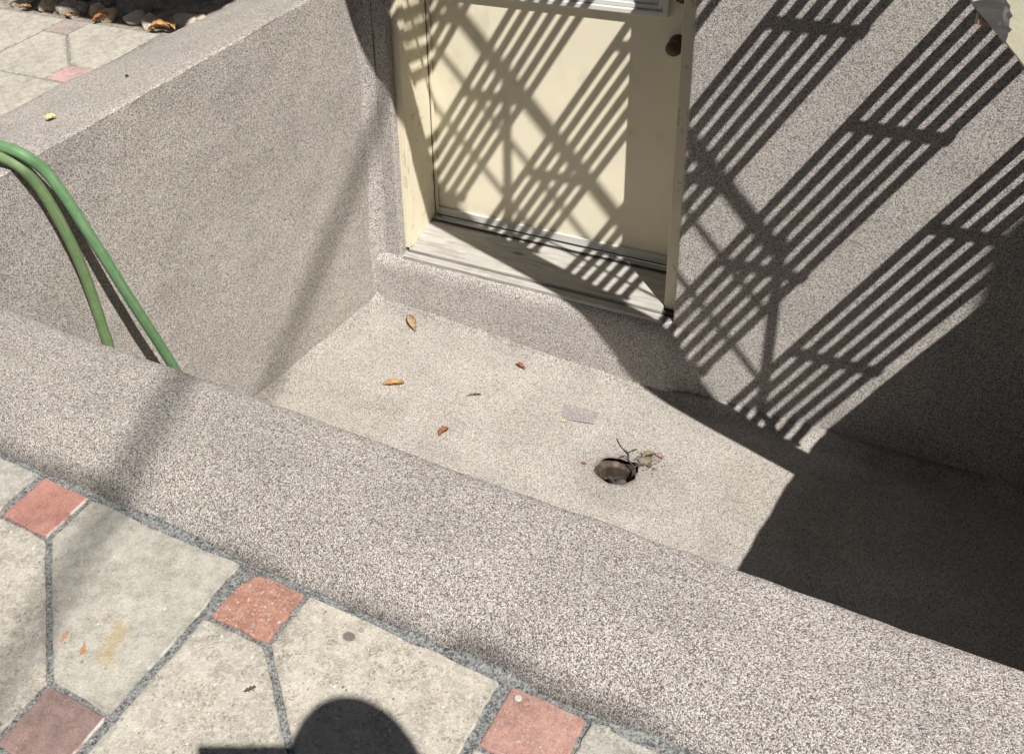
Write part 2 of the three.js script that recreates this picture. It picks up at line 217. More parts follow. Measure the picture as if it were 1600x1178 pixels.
// side walls: profile (offset from the inner face, y) swept along z
function sideWall(name, label, faceX, dir, topY, width, outY, part) {
  const rows = [], w0 = thing(name, label, 'wall', [0, 0, 0]), chip = (z) => 0.015 * (fbm(z * 12, 3, 4096, 44, 4) - 0.5);
  const base = dense([[0, -0.6], [0, -0.02], [0, -0.006], [0, -0.003], [0.003, 0], [0.007, 0], [0.024, 0]].map((q, i) => (i === 0 ? [0, -1.65] : q)), 0.02);
  for (let z = 0.29; z <= 2.60; z += 0.018) {
    const ty = topY(z), ck = chip(z), pr = base.map((q, i) => [q[0] + (i > base.length - 5 ? Math.max(-0.002, ck) : 0), ty + q[1] - (i > base.length - 5 && i < base.length - 1 ? Math.max(0, ck) * 0.8 : 0)]);
    for (let k = 1; k <= 24; k++) { const t = k / 24, o = lerp(0.024, width, t); let y = lerp(ty, outY + 0.01, Math.pow(t, 1.25)); pr.push([o, y]); }
    pr.push([width + 0.008, outY + 0.004], [width + 0.02, outY - 0.004], [width + 0.03, outY - 0.03]);
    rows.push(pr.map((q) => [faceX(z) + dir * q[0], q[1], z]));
  }
  let run = along(rows[0].map((q) => [q[0], q[1]]));
  const g = loft(rows, (i, j, q) => [q[2] * UVW + 0.37, run[j] * UVW + 0.21]);
  if (dir > 0) { const idx = g.index.array; for (let i = 0; i < idx.length; i += 3) { const t = idx[i]; idx[i] = idx[i + 1]; idx[i + 1] = t; } g.computeVertexNormals(); }
  wavy(g, 0.013, 4, 13);
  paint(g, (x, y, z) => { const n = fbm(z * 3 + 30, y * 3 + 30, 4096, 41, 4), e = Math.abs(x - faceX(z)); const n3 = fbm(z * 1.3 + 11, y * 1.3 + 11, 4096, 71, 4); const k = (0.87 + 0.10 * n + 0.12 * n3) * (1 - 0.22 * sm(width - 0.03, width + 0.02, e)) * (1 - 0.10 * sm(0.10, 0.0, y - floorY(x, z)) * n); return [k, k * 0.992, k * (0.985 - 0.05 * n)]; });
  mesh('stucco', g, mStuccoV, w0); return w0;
}
sideWall('side_wall', 'tall grey speckled stucco wall on the left with wide flat kerb top', leftX, -1, (z) => 1.135 - 0.034 * (z - 0.57), 0.50, 1.0);
sideWall('side_wall', 'shaded stucco wall closing the pit at the right under the stair foot', rightX, 1, (z) => 1.062, 1.4, 1.05);

// ---------------------------------------------------------------- the house: wall with the door opening, roof, projecting wing
{
  const h = thing('house', 'house with grey speckled stucco wall around the basement door', 'house', [0, 0, 0]);
  const s = new THREE.Shape([[-9, -0.9], [5.5, -0.9], [5.5, 6.2], [-9, 6.2]].map((q) => new THREE.Vector2(...q)));
  s.holes.push(new THREE.Path([[-0.02, -0.09], [-0.02, 2.06], [1.113, 2.06], [1.113, -0.09]].map((q) => new THREE.Vector2(...q))));
  let g = new THREE.ExtrudeGeometry(s, { depth: 0.27, bevelEnabled: true, bevelSize: 0.012, bevelThickness: 0.012, bevelOffset: -0.012, bevelSegments: 4, steps: 1 });
  g.translate(0, 0, 0.28 - 0.27 - 0.012); g = boxUV(g, UVW, 0.13, 0.4);
  mesh('wall', g, mStucco, h);
  // the rounded fillet that takes the wall into the left side wall and the door frame
  { const rows = []; for (let y = -0.34; y <= 1.2; y += 0.02) { const r = []; for (let k = 0; k <= 14; k++) { const a = (k / 14) * Math.PI / 2, rr = 0.06; r.push([-0.141 + rr - rr * Math.cos(a) * 1.0, y, 0.284 + rr - rr * Math.sin(a)]); } rows.push(r); }
    const f = loft(rows, (i, j, q) => [(j * 0.006) * UVW + 0.5, q[1] * UVW]); wavy(f, 0.006, 6, 4); mesh('corner_fillet', f, mStucco, h); }
  mesh('roof', boxUV(box(15.4, 0.25, 7.5, -1.7, 6.35, -2.6, 0.02), 0.5), std([0.18, 0.12, 0.10], 0.9), h);
  mesh('side_wing', boxUV(box(4, 7.0, 6.6, 7.40, 3.2, 0.08, 0.02), UVK), mStucco, h);
  mesh('back_room_wall', boxUV(box(3, 3.2, 0.1, 0.5, 0.6, -1.9, 0), 0.5), std([0.3, 0.29, 0.27], 0.9), h);
  // step under the door
  const prof = dense([[0.20, -0.060], [0.252, -0.058], [0.268, -0.060], [0.282, -0.064], [0.294, -0.071], [0.303, -0.081], [0.310, -0.095], [0.314, -0.115], [0.315, -0.14], [0.315, -0.5]], 0.012), d = along(prof), rows = [];
  for (let x = -0.16; x <= 1.24; x += 0.014) { const k = sm(1.10, 1.20, x); rows.push(prof.map((q) => [x, q[1] - 0.03 * k * (q[0] > 0.27 ? 1 : 0), lerp(q[0], Math.min(q[0], 0.284), k)])); }
  const st = loft(rows, (i, j, q) => [q[0] * UVW + 0.7, d[j] * UVW]); { const idx = st.index.array; for (let i = 0; i < idx.length; i += 3) { const t = idx[i]; idx[i] = idx[i + 1]; idx[i + 1] = t; } st.computeVertexNormals(); } wavy(st, 0.004, 7, 9);
  mesh('door_step', st, mStucco, h);
}

{ // unseen house block added behind the photographer to cut sky light
  const n = thing('added_sky_blocker', 'added unseen house block behind the photographer that cuts sky light', 'house', [0, 0, 0]);
  mesh('wall', boxUV(box(26, 6.4, 6, 0, 4.1, 11.5, 0.02), UVK), mStucco, n); mesh('roof', box(27, 0.3, 7, 0, 7.45, 11.5, 0.02), std([0.12, 0.09, 0.08], 0.9), n);
  for (let k = 0; k < 4; k++) { const f = mesh('window', mergeGeometries([box(1.4, 0.08, 0.08, -7 + k * 4.5, 2.8, 8.49, 0.01), box(1.4, 0.08, 0.08, -7 + k * 4.5, 4.2, 8.49, 0.01), box(0.08, 1.32, 0.08, -7.66 + k * 4.5, 3.5, 8.49, 0.01), box(0.08, 1.32, 0.08, -6.34 + k * 4.5, 3.5, 8.49, 0.01)]), mWhite, n); mesh('pane', box(1.24, 1.32, 0.02, -7 + k * 4.5, 3.5, 8.488, 0), std([0.03, 0.035, 0.04], 0.08), f); }
}
// ---------------------------------------------------------------- door frame, sill
{
  const f = thing('door_frame', 'cream painted wooden door frame with weathered grey sill', 'door frame', [0, 0, 0]);
  const jamb = (g) => boxUV(g, 1, 0.3, 0.02);
  mesh('jamb', jamb(box(0.045, 2.12, 0.300, -0.0225, 1.02, 0.095, 0.003)), mJamb, f);
  mesh('jamb', jamb(box(0.075, 2.12, 0.262, 1.0985, 1.015, 0.089, 0.003)), mJamb, f);
  mesh('head', jamb(box(1.06, 0.045, 0.29, 0.53, 2.055, 0.095, 0.003)), mJamb, f);
  mesh('casing', jamb(box(0.012, 2.10, 0.045, 0.0035, 1.02, 0.2215, 0.002)), mJamb, f);
  mesh('weather_strip', box(0.014, 2.0, 0.010, 0.007, 1.01, 0.010, 0.003), mJamb, f);
  mesh('weather_gasket', box(0.003, 2.0, 0.003, 0.0015, 1.01, 0.017, 0.001), mGasket, f);
  // sill board slopes to the front
  const sl = boxUV(box(1.062, 0.034, 0.236, 0, 0, 0, 0.003), 1); { const uv = sl.attributes.uv; for (let i = 0; i < uv.count; i++) uv.setXY(i, uv.getX(i) * 0.95 + 0.5, uv.getY(i) * 3.6 + 0.5); }
  const sill = mesh('sill', sl, mSill, f); sill.position.set(0.531, -0.037, 0.136); sill.rotation.x = 0.13;
  const ns = boxUV(box(1.085, 0.02, 0.034, 0, 0, 0, 0.003), 1); { const uv = ns.attributes.uv; for (let i = 0; i < uv.count; i++) uv.setXY(i, uv.getX(i) * 0.95 + 0.2, uv.getY(i) * 3.6 + 0.2); }
  const nose = mesh('sill_nosing', ns, mSill, f); nose.position.set(0.535, -0.060, 0.2735); nose.rotation.x = 0.10;
  mesh('threshold', box(1.055, 0.012, 0.03, 0.53, -0.006, 0.030, 0.002), mAlu, f);
  mesh('threshold_seal', box(1.055, 0.008, 0.008, 0.53, -0.003, 0.050, 0.002), mGasket, f);
  mesh('post_gap_shade', box(0.052, 0.03, 0.03, 1.088, -0.062, 0.235, 0.004), std([0.045, 0.035, 0.03], 0.9), f);  // near-black block, its colour stands for the shaded gap under the post
}

// ---------------------------------------------------------------- the door
{
  const d = thing('door', 'cream painted door with half window, standing closed in the basement opening', 'door', [0, 0, 0]);
  const W = 1.06, x0 = 0.110, x1 = 0.950, y0 = 1.0, y1 = 1.86;
  const s = new THREE.Shape([[0.003, 0.010], [W, 0.010], [W, 2.03], [0.003, 2.03]].map((q) => new THREE.Vector2(...q)));
  s.holes.push(new THREE.Path([[x0 + 0.03, y0 + 0.03], [x0 + 0.03, y1], [x1 - 0.03, y1], [x1 - 0.03, y0 + 0.03]].map((q) => new THREE.Vector2(...q))));
  let g = new THREE.ExtrudeGeometry(s, { depth: 0.04, bevelEnabled: true, bevelSize: 0.0015, bevelThickness: 0.0015, bevelOffset: -0.0015, bevelSegments: 2 }); g.translate(0, 0, -0.0415); g = boxUV(g, 0.6, 0.05, 0.0); mesh('panel', g, mDoor, d);
  mesh('sweep', box(1.05, 0.034, 0.012, 0.529, 0.022, 0.0065, 0.003), mSweep, d);
  mesh('sweep_seal', box(1.05, 0.010, 0.008, 0.529, 0.003, 0.006, 0.002), mGasket, d);
  const w = mesh('window', mergeGeometries([box(x1 - x0, 0.020, 0.022, (x0 + x1) / 2, y0 + 0.010, 0.011, 0.004), box(x1 - x0, 0.020, 0.022, (x0 + x1) / 2, y1 + 0.02, 0.011, 0.004), box(0.020, y1 - y0, 0.022, x0 + 0.010, (y0 + y1) / 2 + 0.01, 0.011, 0.004), box(0.020, y1 - y0, 0.022, x1 - 0.010, (y0 + y1) / 2 + 0.01, 0.011, 0.004),
    box(x1 - x0 - 0.044, 0.018, 0.013, (x0 + x1) / 2, y0 + 0.030, 0.0066, 0.003), box(0.018, y1 - y0 - 0.044, 0.013, x0 + 0.030, (y0 + y1) / 2 + 0.01, 0.0066, 0.003), box(0.018, y1 - y0 - 0.044, 0.013, x1 - 0.030, (y0 + y1) / 2 + 0.01, 0.0066, 0.003),
    box(x1 - x0 - 0.084, 0.014, 0.006, (x0 + x1) / 2, y0 + 0.047, 0.003, 0.002), box(0.014, y1 - y0 - 0.08, 0.006, x1 - 0.047, (y0 + y1) / 2 + 0.01, 0.003, 0.002), box(0.014, y1 - y0 - 0.08, 0.006, x0 + 0.047, (y0 + y1) / 2 + 0.01, 0.003, 0.002)]), mWhite, d);
  mesh('gasket', mergeGeometries([box(x1 - x0 - 0.11, 0.005, 0.006, (x0 + x1) / 2, y0 + 0.058, 0.0005, 0), box(0.005, y1 - y0 - 0.1, 0.006, x1 - 0.058, (y0 + y1) / 2 + 0.01, 0.0005, 0)]), mGasket, w);
  mesh('pane', box(x1 - x0 - 0.09, y1 - y0 - 0.07, 0.004, (x0 + x1) / 2, (y0 + y1) / 2 + 0.012, -0.006, 0), mGlass, w);
  for (let k = 0; k < 34; k++) { const b = box(x1 - x0 - 0.11, 0.0012, 0.022, 0, 0, 0, 0); b.rotateX(0.75); b.translate((x0 + x1) / 2, y0 + 0.075 + k * 0.023, -0.026); mesh('blind_slat', b, mBlind, w); }
  const lathe = (pts, y, nm, x = 0.985) => { const l = new THREE.LatheGeometry(pts.map((q) => new THREE.Vector2(...q)), 36); l.rotateX(Math.PI / 2); l.translate(x, y, 0); return mesh(nm, l, mBrass, d); };
  lathe([[0.033, 0], [0.033, 0.004], [0.029, 0.008], [0.015, 0.011], [0.012, 0.016], [0.012, 0.028], [0.018, 0.034], [0.026, 0.041], [0.0285, 0.050], [0.026, 0.059], [0.019, 0.064], [0.0001, 0.066]], 0.905, 'door_knob');
  lathe([[0.031, 0], [0.031, 0.005], [0.027, 0.011], [0.017, 0.014], [0.015, 0.024], [0.0001, 0.026]], 1.082, 'deadbolt', 0.992);
}

// ---------------------------------------------------------------- pavers
const BK = 0.4835, RA = 0.127, PITCH = 0.494;
const penta = [[RA, 0], [BK, 0], [BK, BK - RA], [BK - RA, BK - RA], [RA, RA]];
const quad = [[0, 0], [RA, 0], [RA, RA], [0, RA]];
function sdf(poly, x, y) { let d = 9; for (let i = 0; i < poly.length; i++) { const a = poly[i], b = poly[(i + 1) % poly.length], ex = b[0] - a[0], ey = b[1] - a[1], t = Math.min(1, Math.max(0, ((x - a[0]) * ex + (y - a[1]) * ey) / (ex * ex + ey * ey))); d = Math.min(d, Math.hypot(x - a[0] - ex * t, y - a[1] - ey * t)); } return d; }
function inset(poly, ins) {
  const n = poly.length, L = poly.map((a, i) => { const b = poly[(i + 1) % n], dx = b[0] - a[0], dy = b[1] - a[1], l = Math.hypot(dx, dy), nx = -dy / l, ny = dx / l, k = ins[i]; return [a[0] + nx * k, a[1] + ny * k, dx / l, dy / l]; });
  return L.map((q, i) => { const p = L[(i + n - 1) % n], det = p[2] * q[3] - p[3] * q[2], t = ((q[0] - p[0]) * q[3] - (q[1] - p[1]) * q[2]) / det; return [p[0] + p[2] * t, p[1] + p[3] * t]; });
}
function paverGeo(poly, ins, seed, uvS) {
  const r = rng(seed), P = inset(poly, ins), out = [], n = P.length;
  for (let i = 0; i < n; i++) { const a = P[i], b = P[(i + 1) % n], l = Math.hypot(b[0] - a[0], b[1] - a[1]), m = Math.max(4, Math.round(l / 0.014)), nx = -(b[1] - a[1]) / l, ny = (b[0] - a[0]) / l; for (let k = 0; k < m; k++) { const t = k / m, c = 0.0014 * (Math.exp(-t * l / 0.004) + Math.exp(-(1 - t) * l / 0.004)), w = (r() - 0.5) * 0.0024 + (fbm(t * 6 + i * 9 + seed, 1, 4096, seed, 2) - 0.5) * 0.004 + c; out.push([a[0] + (b[0] - a[0]) * t + nx * w, a[1] + (b[1] - a[1]) * t + ny * w]); } }
  const s = new THREE.Shape(out.map((q) => new THREE.Vector2(q[0], q[1])));
  const g = new THREE.ExtrudeGeometry(s, { depth: 0.026, bevelEnabled: true, bevelSize: 0.0035, bevelThickness: 0.0035, bevelOffset: -0.0035, bevelSegments: 2 });
  const p = g.attributes.position, uv = g.attributes.uv; for (let i = 0; i < p.count; i++) uv.setXY(i, p.getX(i) / uvS, p.getY(i) / uvS);
  g.rotateX(Math.PI / 2); g.translate(0, -0.0035, 0);               // top face at y = 0, block v axis along +z
  g.computeVertexNormals(); return g;
}
// one weathered top per variant: cast concrete with exposed grit, pits, dirty joints
function concreteTex(N, poly, seed, tone, opt = {}) {
  const S = opt.S ?? BK, r = rng(seed), specks = []; for (let i = 0; i < (opt.specks ?? 260); i++) specks.push([r() * S, r() * S, 0.0006 + 0.0028 * r() * r(), r() < 0.55 ? 1 : 0, 0.75 + 0.5 * r()]);
  const grid = {}; specks.forEach((q) => { for (let a = -1; a <= 1; a++) for (let b = -1; b <= 1; b++) { const k = (Math.floor(q[0] / 0.006) + a) + ',' + (Math.floor(q[1] / 0.006) + b); (grid[k] ??= []).push(q); } });
  return colorTex(N, N, (px, py) => {
    const x = (px + 0.5) / N * S, y = (py + 0.5) / N * S, u = x * 60, v = y * 60;
    const lo = fbm(x * 9 + seed, y * 9, 4096, seed, 4), mid = fbm(u, v, 4096, seed + 3, 4), hi = fbm(u * 7, v * 7, 4096, seed + 5, 2), d = poly ? sdf(poly, x, y) : 1;
    const f1 = fbm(u * 16, v * 16, 4096, seed + 21, 2), f2 = hash2(px, py, seed + 2); let k = 0.70 + 0.42 * lo + 0.50 * (mid - 0.5) + 0.30 * (hi - 0.5) + 0.34 * (f1 - 0.5) + 0.10 * (f2 - 0.5), c = [tone[0] * 0.655 * k, tone[1] * 0.66 * k, tone[2] * 0.685 * k];
    const pit = sm(0.60, 0.68, fbm(u * 6 + 7, v * 6, 4096, seed + 9, 3)) * sm(0.35, 0.6, fbm(u * 0.7, v * 0.7 + 9, 4096, seed + 31, 2)); c = c.map((q, i) => q * (1 - [0.40, 0.44, 0.5][i] * pit * (opt.pits ?? 1)));
    const pale = sm(0.55, 0.68, fbm(u * 3.3, v * 3.3 + 5, 4096, seed + 13, 3)); c = c.map((q, i) => lerp(q, [0.54, 0.52, 0.47][i], pale * (opt.pale ?? 0.35)));
    const near = grid[Math.floor(x / 0.006) + ',' + Math.floor(y / 0.006)]; if (near) for (const s of near) { const e = Math.hypot((x - s[0]) * (0.7 + 0.6 * s[4]), (y - s[1])) / s[2]; if (e < 1.15) { const a = sm(1.15, 0.8, e); c = c.map((q, i) => lerp(q, (s[3] ? [0.58, 0.56, 0.52] : [0.13, 0.115, 0.10])[i] * s[4], a * (opt.speckA ?? 0.75))); } }
    const edge = sm(0.020, 0.0, d + 0.010 * (mid - 0.5)); c = c.map((q, i) => q * (1 - 0.20 * edge * (0.4 + lo)));
    const ring = sm(0.006, 0.003, d) * sm(0.35, 0.7, mid); c = c.map((q, i) => lerp(q, [0.50, 0.485, 0.44][i], 0.6 * ring));
    if (opt.extra) c = opt.extra(x, y, c, mid, hi);
    return c;
  });
}
const blob = (x, y, cx, cy, rx, ry, rot = 0) => { const a = x - cx, b = y - cy, X = a * Math.cos(rot) + b * Math.sin(rot), Y = -a * Math.sin(rot) + b * Math.cos(rot); return Math.hypot(X / rx, Y / ry); };
const rust = (x, y, c, mid, hi) => {
  const st = (m, col, a) => { c = c.map((q, i) => lerp(q, col[i], a * m)); };
  const j = 1.5 * (mid - 0.5) + 1.0 * (hi - 0.5);
  st(sm(1.1, 0.5, blob(x, y, 0.392, 0.245, 0.017, 0.050, -0.45) + j * 1.4), [0.36, 0.26, 0.11], 0.45);
  st(sm(1.1, 0.6, blob(x, y, 0.408, 0.285, 0.022, 0.012, -0.5) + j), [0.36, 0.27, 0.13], 0.35);
  st(sm(1.1, 0.6, blob(x, y, 0.314, 0.280, 0.005, 0.013, -0.2) + j), [0.36, 0.17, 0.06], 0.8);
  st(sm(1.1, 0.6, blob(x, y, 0.358, 0.280, 0.005, 0.017, -0.55) + j), [0.36, 0.17, 0.06], 0.8); return c;
};
const gum = (x, y, c, mid) => { const m = sm(1.2, 0.9, blob(x, y, 0.234, 0.050, 0.010, 0.008) + 0.5 * (mid - 0.5)), m2 = sm(1.2, 0.9, blob(x, y, 0.245, 0.030, 0.005, 0.005)); c = c.map((q, i) => lerp(q, [0.10, 0.095, 0.085][i], 0.85 * m)); return c.map((q, i) => lerp(q, [0.2, 0.19, 0.17][i], 0.7 * m2)); };
const bmpC = greyTex(1024, 1024, (x, y) => { const h = fbm(x / 4, y / 4, 256, 5, 3), pit = sm(0.62, 0.70, fbm(x / 5, y / 5, 204, 91, 2)); return 0.6 * h + 0.4 - 0.4 * pit; });
const conc = (o) => new THREE.MeshStandardMaterial({ map: o, bumpMap: bmpC, bumpScale: 0.0009, roughness: 0.9 });
const mPaverRust = conc(concreteTex(640, penta, 3, [0.565, 0.54, 0.455], { pits: 0.45, pale: 0.2, specks: 160, extra: rust }));
const mPaverGum = conc(concreteTex(640, penta, 5, [0.63, 0.58, 0.475], { pits: 0.9, pale: 0.45, specks: 700, extra: gum }));
const mPavers = [conc(concreteTex(512, penta, 8, [0.62, 0.58, 0.485], { pits: 0.8, pale: 0.45, specks: 500 })), conc(concreteTex(512, penta, 12, [0.55, 0.53, 0.455], { pits: 0.6, pale: 0.35, specks: 420 })), conc(concreteTex(512, penta, 17, [0.63, 0.595, 0.50], { pits: 0.3, pale: 0.3, specks: 150 }))];
const redTex = (seed, tone, o) => new THREE.MeshStandardMaterial({ map: (() => { const t = concreteTex(256, null, seed, tone, { S: RA, ...o }); return t; })(), bumpMap: bmpC, bumpScale: 0.0009, roughness: 0.9 });
const redRim = (x, y, c, mid, hi) => { x *= 1; const e = Math.min(x, RA - x, y, RA - y); const w = sm(0.0085, 0.006, RA - x) * sm(0.30, 0.55, mid) ; c = c.map((q, i) => lerp(q, [0.56, 0.53, 0.48][i], 0.9 * w)); return c.map((q) => q * (1 - 0.2 * sm(0.006, 0, e))); };
const mReds = [redTex(22, [0.63, 0.315, 0.245], { pale: 0.0, pits: 0.35, specks: 60, speckA: 0.28, extra: redRim }), redTex(23, [0.62, 0.315, 0.22], { pale: 0.22, pits: 0.35, specks: 300, speckA: 0.6 }), redTex(24, [0.63, 0.36, 0.295], { pale: 0.16, pits: 0.4, specks: 90, speckA: 0.4 }), redTex(25, [0.41, 0.285, 0.25], { pale: 0.0, pits: 0.4, specks: 40, speckA: 0.3, extra: redRim }), redTex(26, [0.76, 0.50, 0.46], { pale: 0.15, pits: 0.2, specks: 20, speckA: 0.3 }), redTex(27, [0.58, 0.48, 0.44], { pale: 0.25, pits: 0.3, specks: 20, speckA: 0.3 })];
const gP = [1, 2, 3].map((k) => paverGeo(penta, [0.003, 0.003, 0.0045, 0.005, 0.0045], 100 + k, BK)), gR = [1, 2, 3].map((k) => paverGeo(quad, [0.004, 0.004, 0.004, 0.004], 200 + k, RA));
const gRworn = paverGeo([[0.022, 0.012], [0.05, 0.004], [RA, 0.002], [RA, RA], [0.004, RA], [0.007, 0.05]], [0.004, 0.004, 0.004, 0.004, 0.004, 0.004], 240, RA);
const tMortar = colorTex(1024, 1024, (x, y) => { const n = fbm(x / 30, y / 30, 34, 19, 4), g = fbm(x / 5, y / 5, 4096, 3, 2), gg = vnoise(x / 8, y / 8, 128, 8), hs = hash2(x >> 1, y >> 1, 8); let v = 0.155 + 0.10 * (n - 0.4) + 0.30 * (g - 0.5) + 0.10 * (gg - 0.5) + 0.10 * (hs - 0.5); v = Math.max(0.03, v); return [v * 0.96, v * 1.0, v * 0.99]; }, 2);
const tMortarB = greyTex(512, 512, (x, y) => 0.5 * hash2(x >> 1, y >> 1, 3) + 0.5 * fbm(x / 12, y / 12, 42, 3, 3), 2);
const mMortar = new THREE.MeshStandardMaterial({ map: tMortar, bumpMap: tMortarB, bumpScale: 0.002, roughness: 1 });
footFillet.material = mMortar;
const mMortarPale = new THREE.MeshStandardMaterial({ map: tMortar, color: new THREE.Color().setRGB(1.35, 1.28, 1.12), roughness: 1 });
function mortarBed(x0, x1, z0, z1, y, parent, mat = mMortar) {
  const nx = Math.ceil((x1 - x0) / 0.02), nz = Math.ceil((z1 - z0) / 0.02), g = new THREE.PlaneGeometry(x1 - x0, z1 - z0, nx, nz); g.rotateX(-Math.PI / 2); g.translate((x0 + x1) / 2, y, (z0 + z1) / 2);
  const p = g.attributes.position, uv = g.attributes.uv; for (let i = 0; i < p.count; i++) { const x = p.getX(i), z = p.getZ(i); p.setY(i, y + 0.006 * (fbm(x * 14 + 80, z * 14 + 80, 4096, 66, 3) - 0.5)); uv.setXY(i, x, z); } g.computeVertexNormals(); mesh('mortar_joint', g, mat, parent);
}
function lay(parent, ox, oz, is, js, pick, sc = 1) {
  const BS = BK * sc, RS = RA * sc;
  const r = rng(77 + Math.round(ox * 100));
  for (const i of is) for (const j of js) {
    const x = ox + i * PITCH, z = oz + j * PITCH, t = () => (r() - 0.5) * 0.004;
    const put = (g, m, X, Z, rot) => { const q = mesh(numbered('paver'), g, m, parent); q.scale.set(sc, 1, sc); q.position.set(X, 1.0 + t() * 0.6, Z); q.rotation.set(t() * 0.8, rot + t() * 1.2, t() * 0.8); return q; };
    const c = pick(i, j, r);
    put(gP[Math.floor(r() * 3)], c[0], x, z, 0); put(gP[Math.floor(r() * 3)], c[1], x + BS, z + BS, Math.PI);
    put(c[4] || gR[Math.floor(r() * 3)], c[2], x + t(), z + t(), 0); put(gR[Math.floor(r() * 3)], c[3], x + BS - RS + t(), z + BS - RS + t(), 0);
  }
}
{
  const p = structure('pavement'), ox = 0.695 - RA / 2, oz = 2.787 - RA / 2;
  mortarBed(-1.6, 4.3, 2.70, 4.8, 0.9958, p);
  lay(p, ox, oz, [-4, -3, -2, -1, 0, 1, 2, 3, 4, 5, 6], [0, 1, 2, 3], (i, j, r) => {
    if (j === 0 && i === 0) return [mPaverRust, mPavers[0], mReds[0], mReds[3]];
    if (j === 0 && i === 1) return [mPaverGum, mPavers[0], mReds[1], mReds[2], gRworn];
    if (j === 0 && i === 2) return [mPavers[1], mPavers[0], mReds[2], mReds[0]];
    return [mPavers[Math.floor(r() * 2)], mPavers[Math.floor(r() * 2)], mReds[Math.floor(r() * 4)], mReds[Math.floor(r() * 4)]];
  });
  const q = structure('pavement_far'); mortarBed(-4.2, -0.70, 0.72, 4.6, 0.995, q, mMortarPale);
  lay(q, -1.155 - RA / 2, 0.803 - RA / 2, [-5, -4, -3, -2, -1, 0], [0, 1, 2, 3, 4, 5, 6], (i, j, r) => [mPavers[2], mPavers[2], mReds[5], mReds[4]], 1.008);
}
// ---------------------------------------------------------------- planting strip with stones beside the house
{
  const g = new THREE.PlaneGeometry(3.6, 0.46, 180, 24); g.rotateX(-Math.PI / 2); g.translate(-2.4, 0.992, 0.505);
  const p = g.attributes.position; for (let i = 0; i < p.count; i++) { const x = p.getX(i), z = p.getZ(i); p.setY(i, 0.988 + 0.028 * (fbm(x * 12 + 90, z * 12 + 20, 4096, 8, 4) - 0.4) * sm(0.735, 0.66, z)); p.setX(i, x); } g.computeVertexNormals();
  const uv = g.attributes.uv; for (let i = 0; i < p.count; i++) uv.setXY(i, p.getX(i) * 1.5, p.getZ(i) * 1.5);
  mesh('soil', g, mSoil).userData.kind = 'structure';
}
function rock(seed, sx, sy, sz) { const g = mergeVertices(new THREE.IcosahedronGeometry(1, 4).deleteAttribute('uv').deleteAttribute('normal')), p = g.attributes.position; for (let i = 0; i < p.count; i++) { const x = p.getX(i), y = p.getY(i), z = p.getZ(i), n = noise3(x * 1.3 + seed, y * 1.3, z * 1.3 + 9, seed), m = noise3(x * 4 + seed, y * 4, z * 4, seed + 4); let k = 0.60 + 0.75 * n + 0.20 * m; p.setXYZ(i, x * k * sx, Math.max(-0.5, Math.round(y * k * 2.6) / 2.6 * 0.6 + y * k * 0.4) * sy, z * k * sz); } g.computeVertexNormals(); return toCreasedNormals(boxUV(g, 3, seed * 0.13, 0), 0.35); }
const rockTex = (seed, c) => colorTex(256, 256, (x, y) => { const n = fbm(x / 30, y / 30, 8, seed, 5), h = fbm(x / 5, y / 5, 51, seed + 2, 2); const k = 0.6 + 0.7 * n + 0.25 * (h - 0.5), w = sm(0.58, 0.72, fbm(x / 18, y / 18, 14, seed + 7, 3)); return [lerp(c[0] * k, 0.5, w * 0.4), lerp(c[1] * k, 0.47, w * 0.4), lerp(c[2] * k, 0.4, w * 0.4)]; });
{
  const m = [[0.40, 0.36, 0.29], [0.28, 0.245, 0.21], [0.42, 0.33, 0.22], [0.22, 0.20, 0.185]].map((c, i) => new THREE.MeshStandardMaterial({ map: rockTex(300 + i * 11, c), roughness: 0.95 }));
  const list = [[-1.262, 0.672, 0.085, 0.045, 0.055, 1, 'large flat grey brown stone at the edge of the far paving'], [-1.13, 0.652, 0.035, 0.035, 0.032, 2, 'small yellowish stone beside the large grey brown stone'], [-1.415, 0.635, 0.07, 0.03, 0.04, 2, 'low tan stone left of the large grey brown stone'], [-0.925, 0.650, 0.058, 0.025, 0.035, 0, 'pale stone half in shade behind the paving'],
    [-1.055, 0.676, 0.045, 0.028, 0.03, 2, 'reddish tan stone where the paving meets the soil'], [-0.835, 0.675, 0.062, 0.026, 0.030, 0, 'pale flat stone near the kerb of the left wall'], [-0.715, 0.60, 0.07, 0.03, 0.05, 0, 'pale stone tucked against the kerb behind dry leaves'], [-1.52, 0.66, 0.06, 0.028, 0.035, 1, 'brown stone at the far left end of the paving'], [-1.18, 0.56, 0.075, 0.05, 0.05, 3, 'dark stone in shadow behind the yellowish stone'], [-0.99, 0.54, 0.07, 0.045, 0.05, 3, 'dark stone in shadow behind the pale stone'], [-1.34, 0.53, 0.09, 0.05, 0.05, 1, 'brown stone in the bed behind the large flat stone']];
  list.forEach((q, i) => { const t = thing('stone', q[6], 'stone', [q[0], 1.0, q[1]], 'stones along the planting strip'); mesh('stone_body', rock(40 + i * 7, q[2], q[3], q[4]), m[q[5]], t); t.rotation.y = i * 1.1; });
}

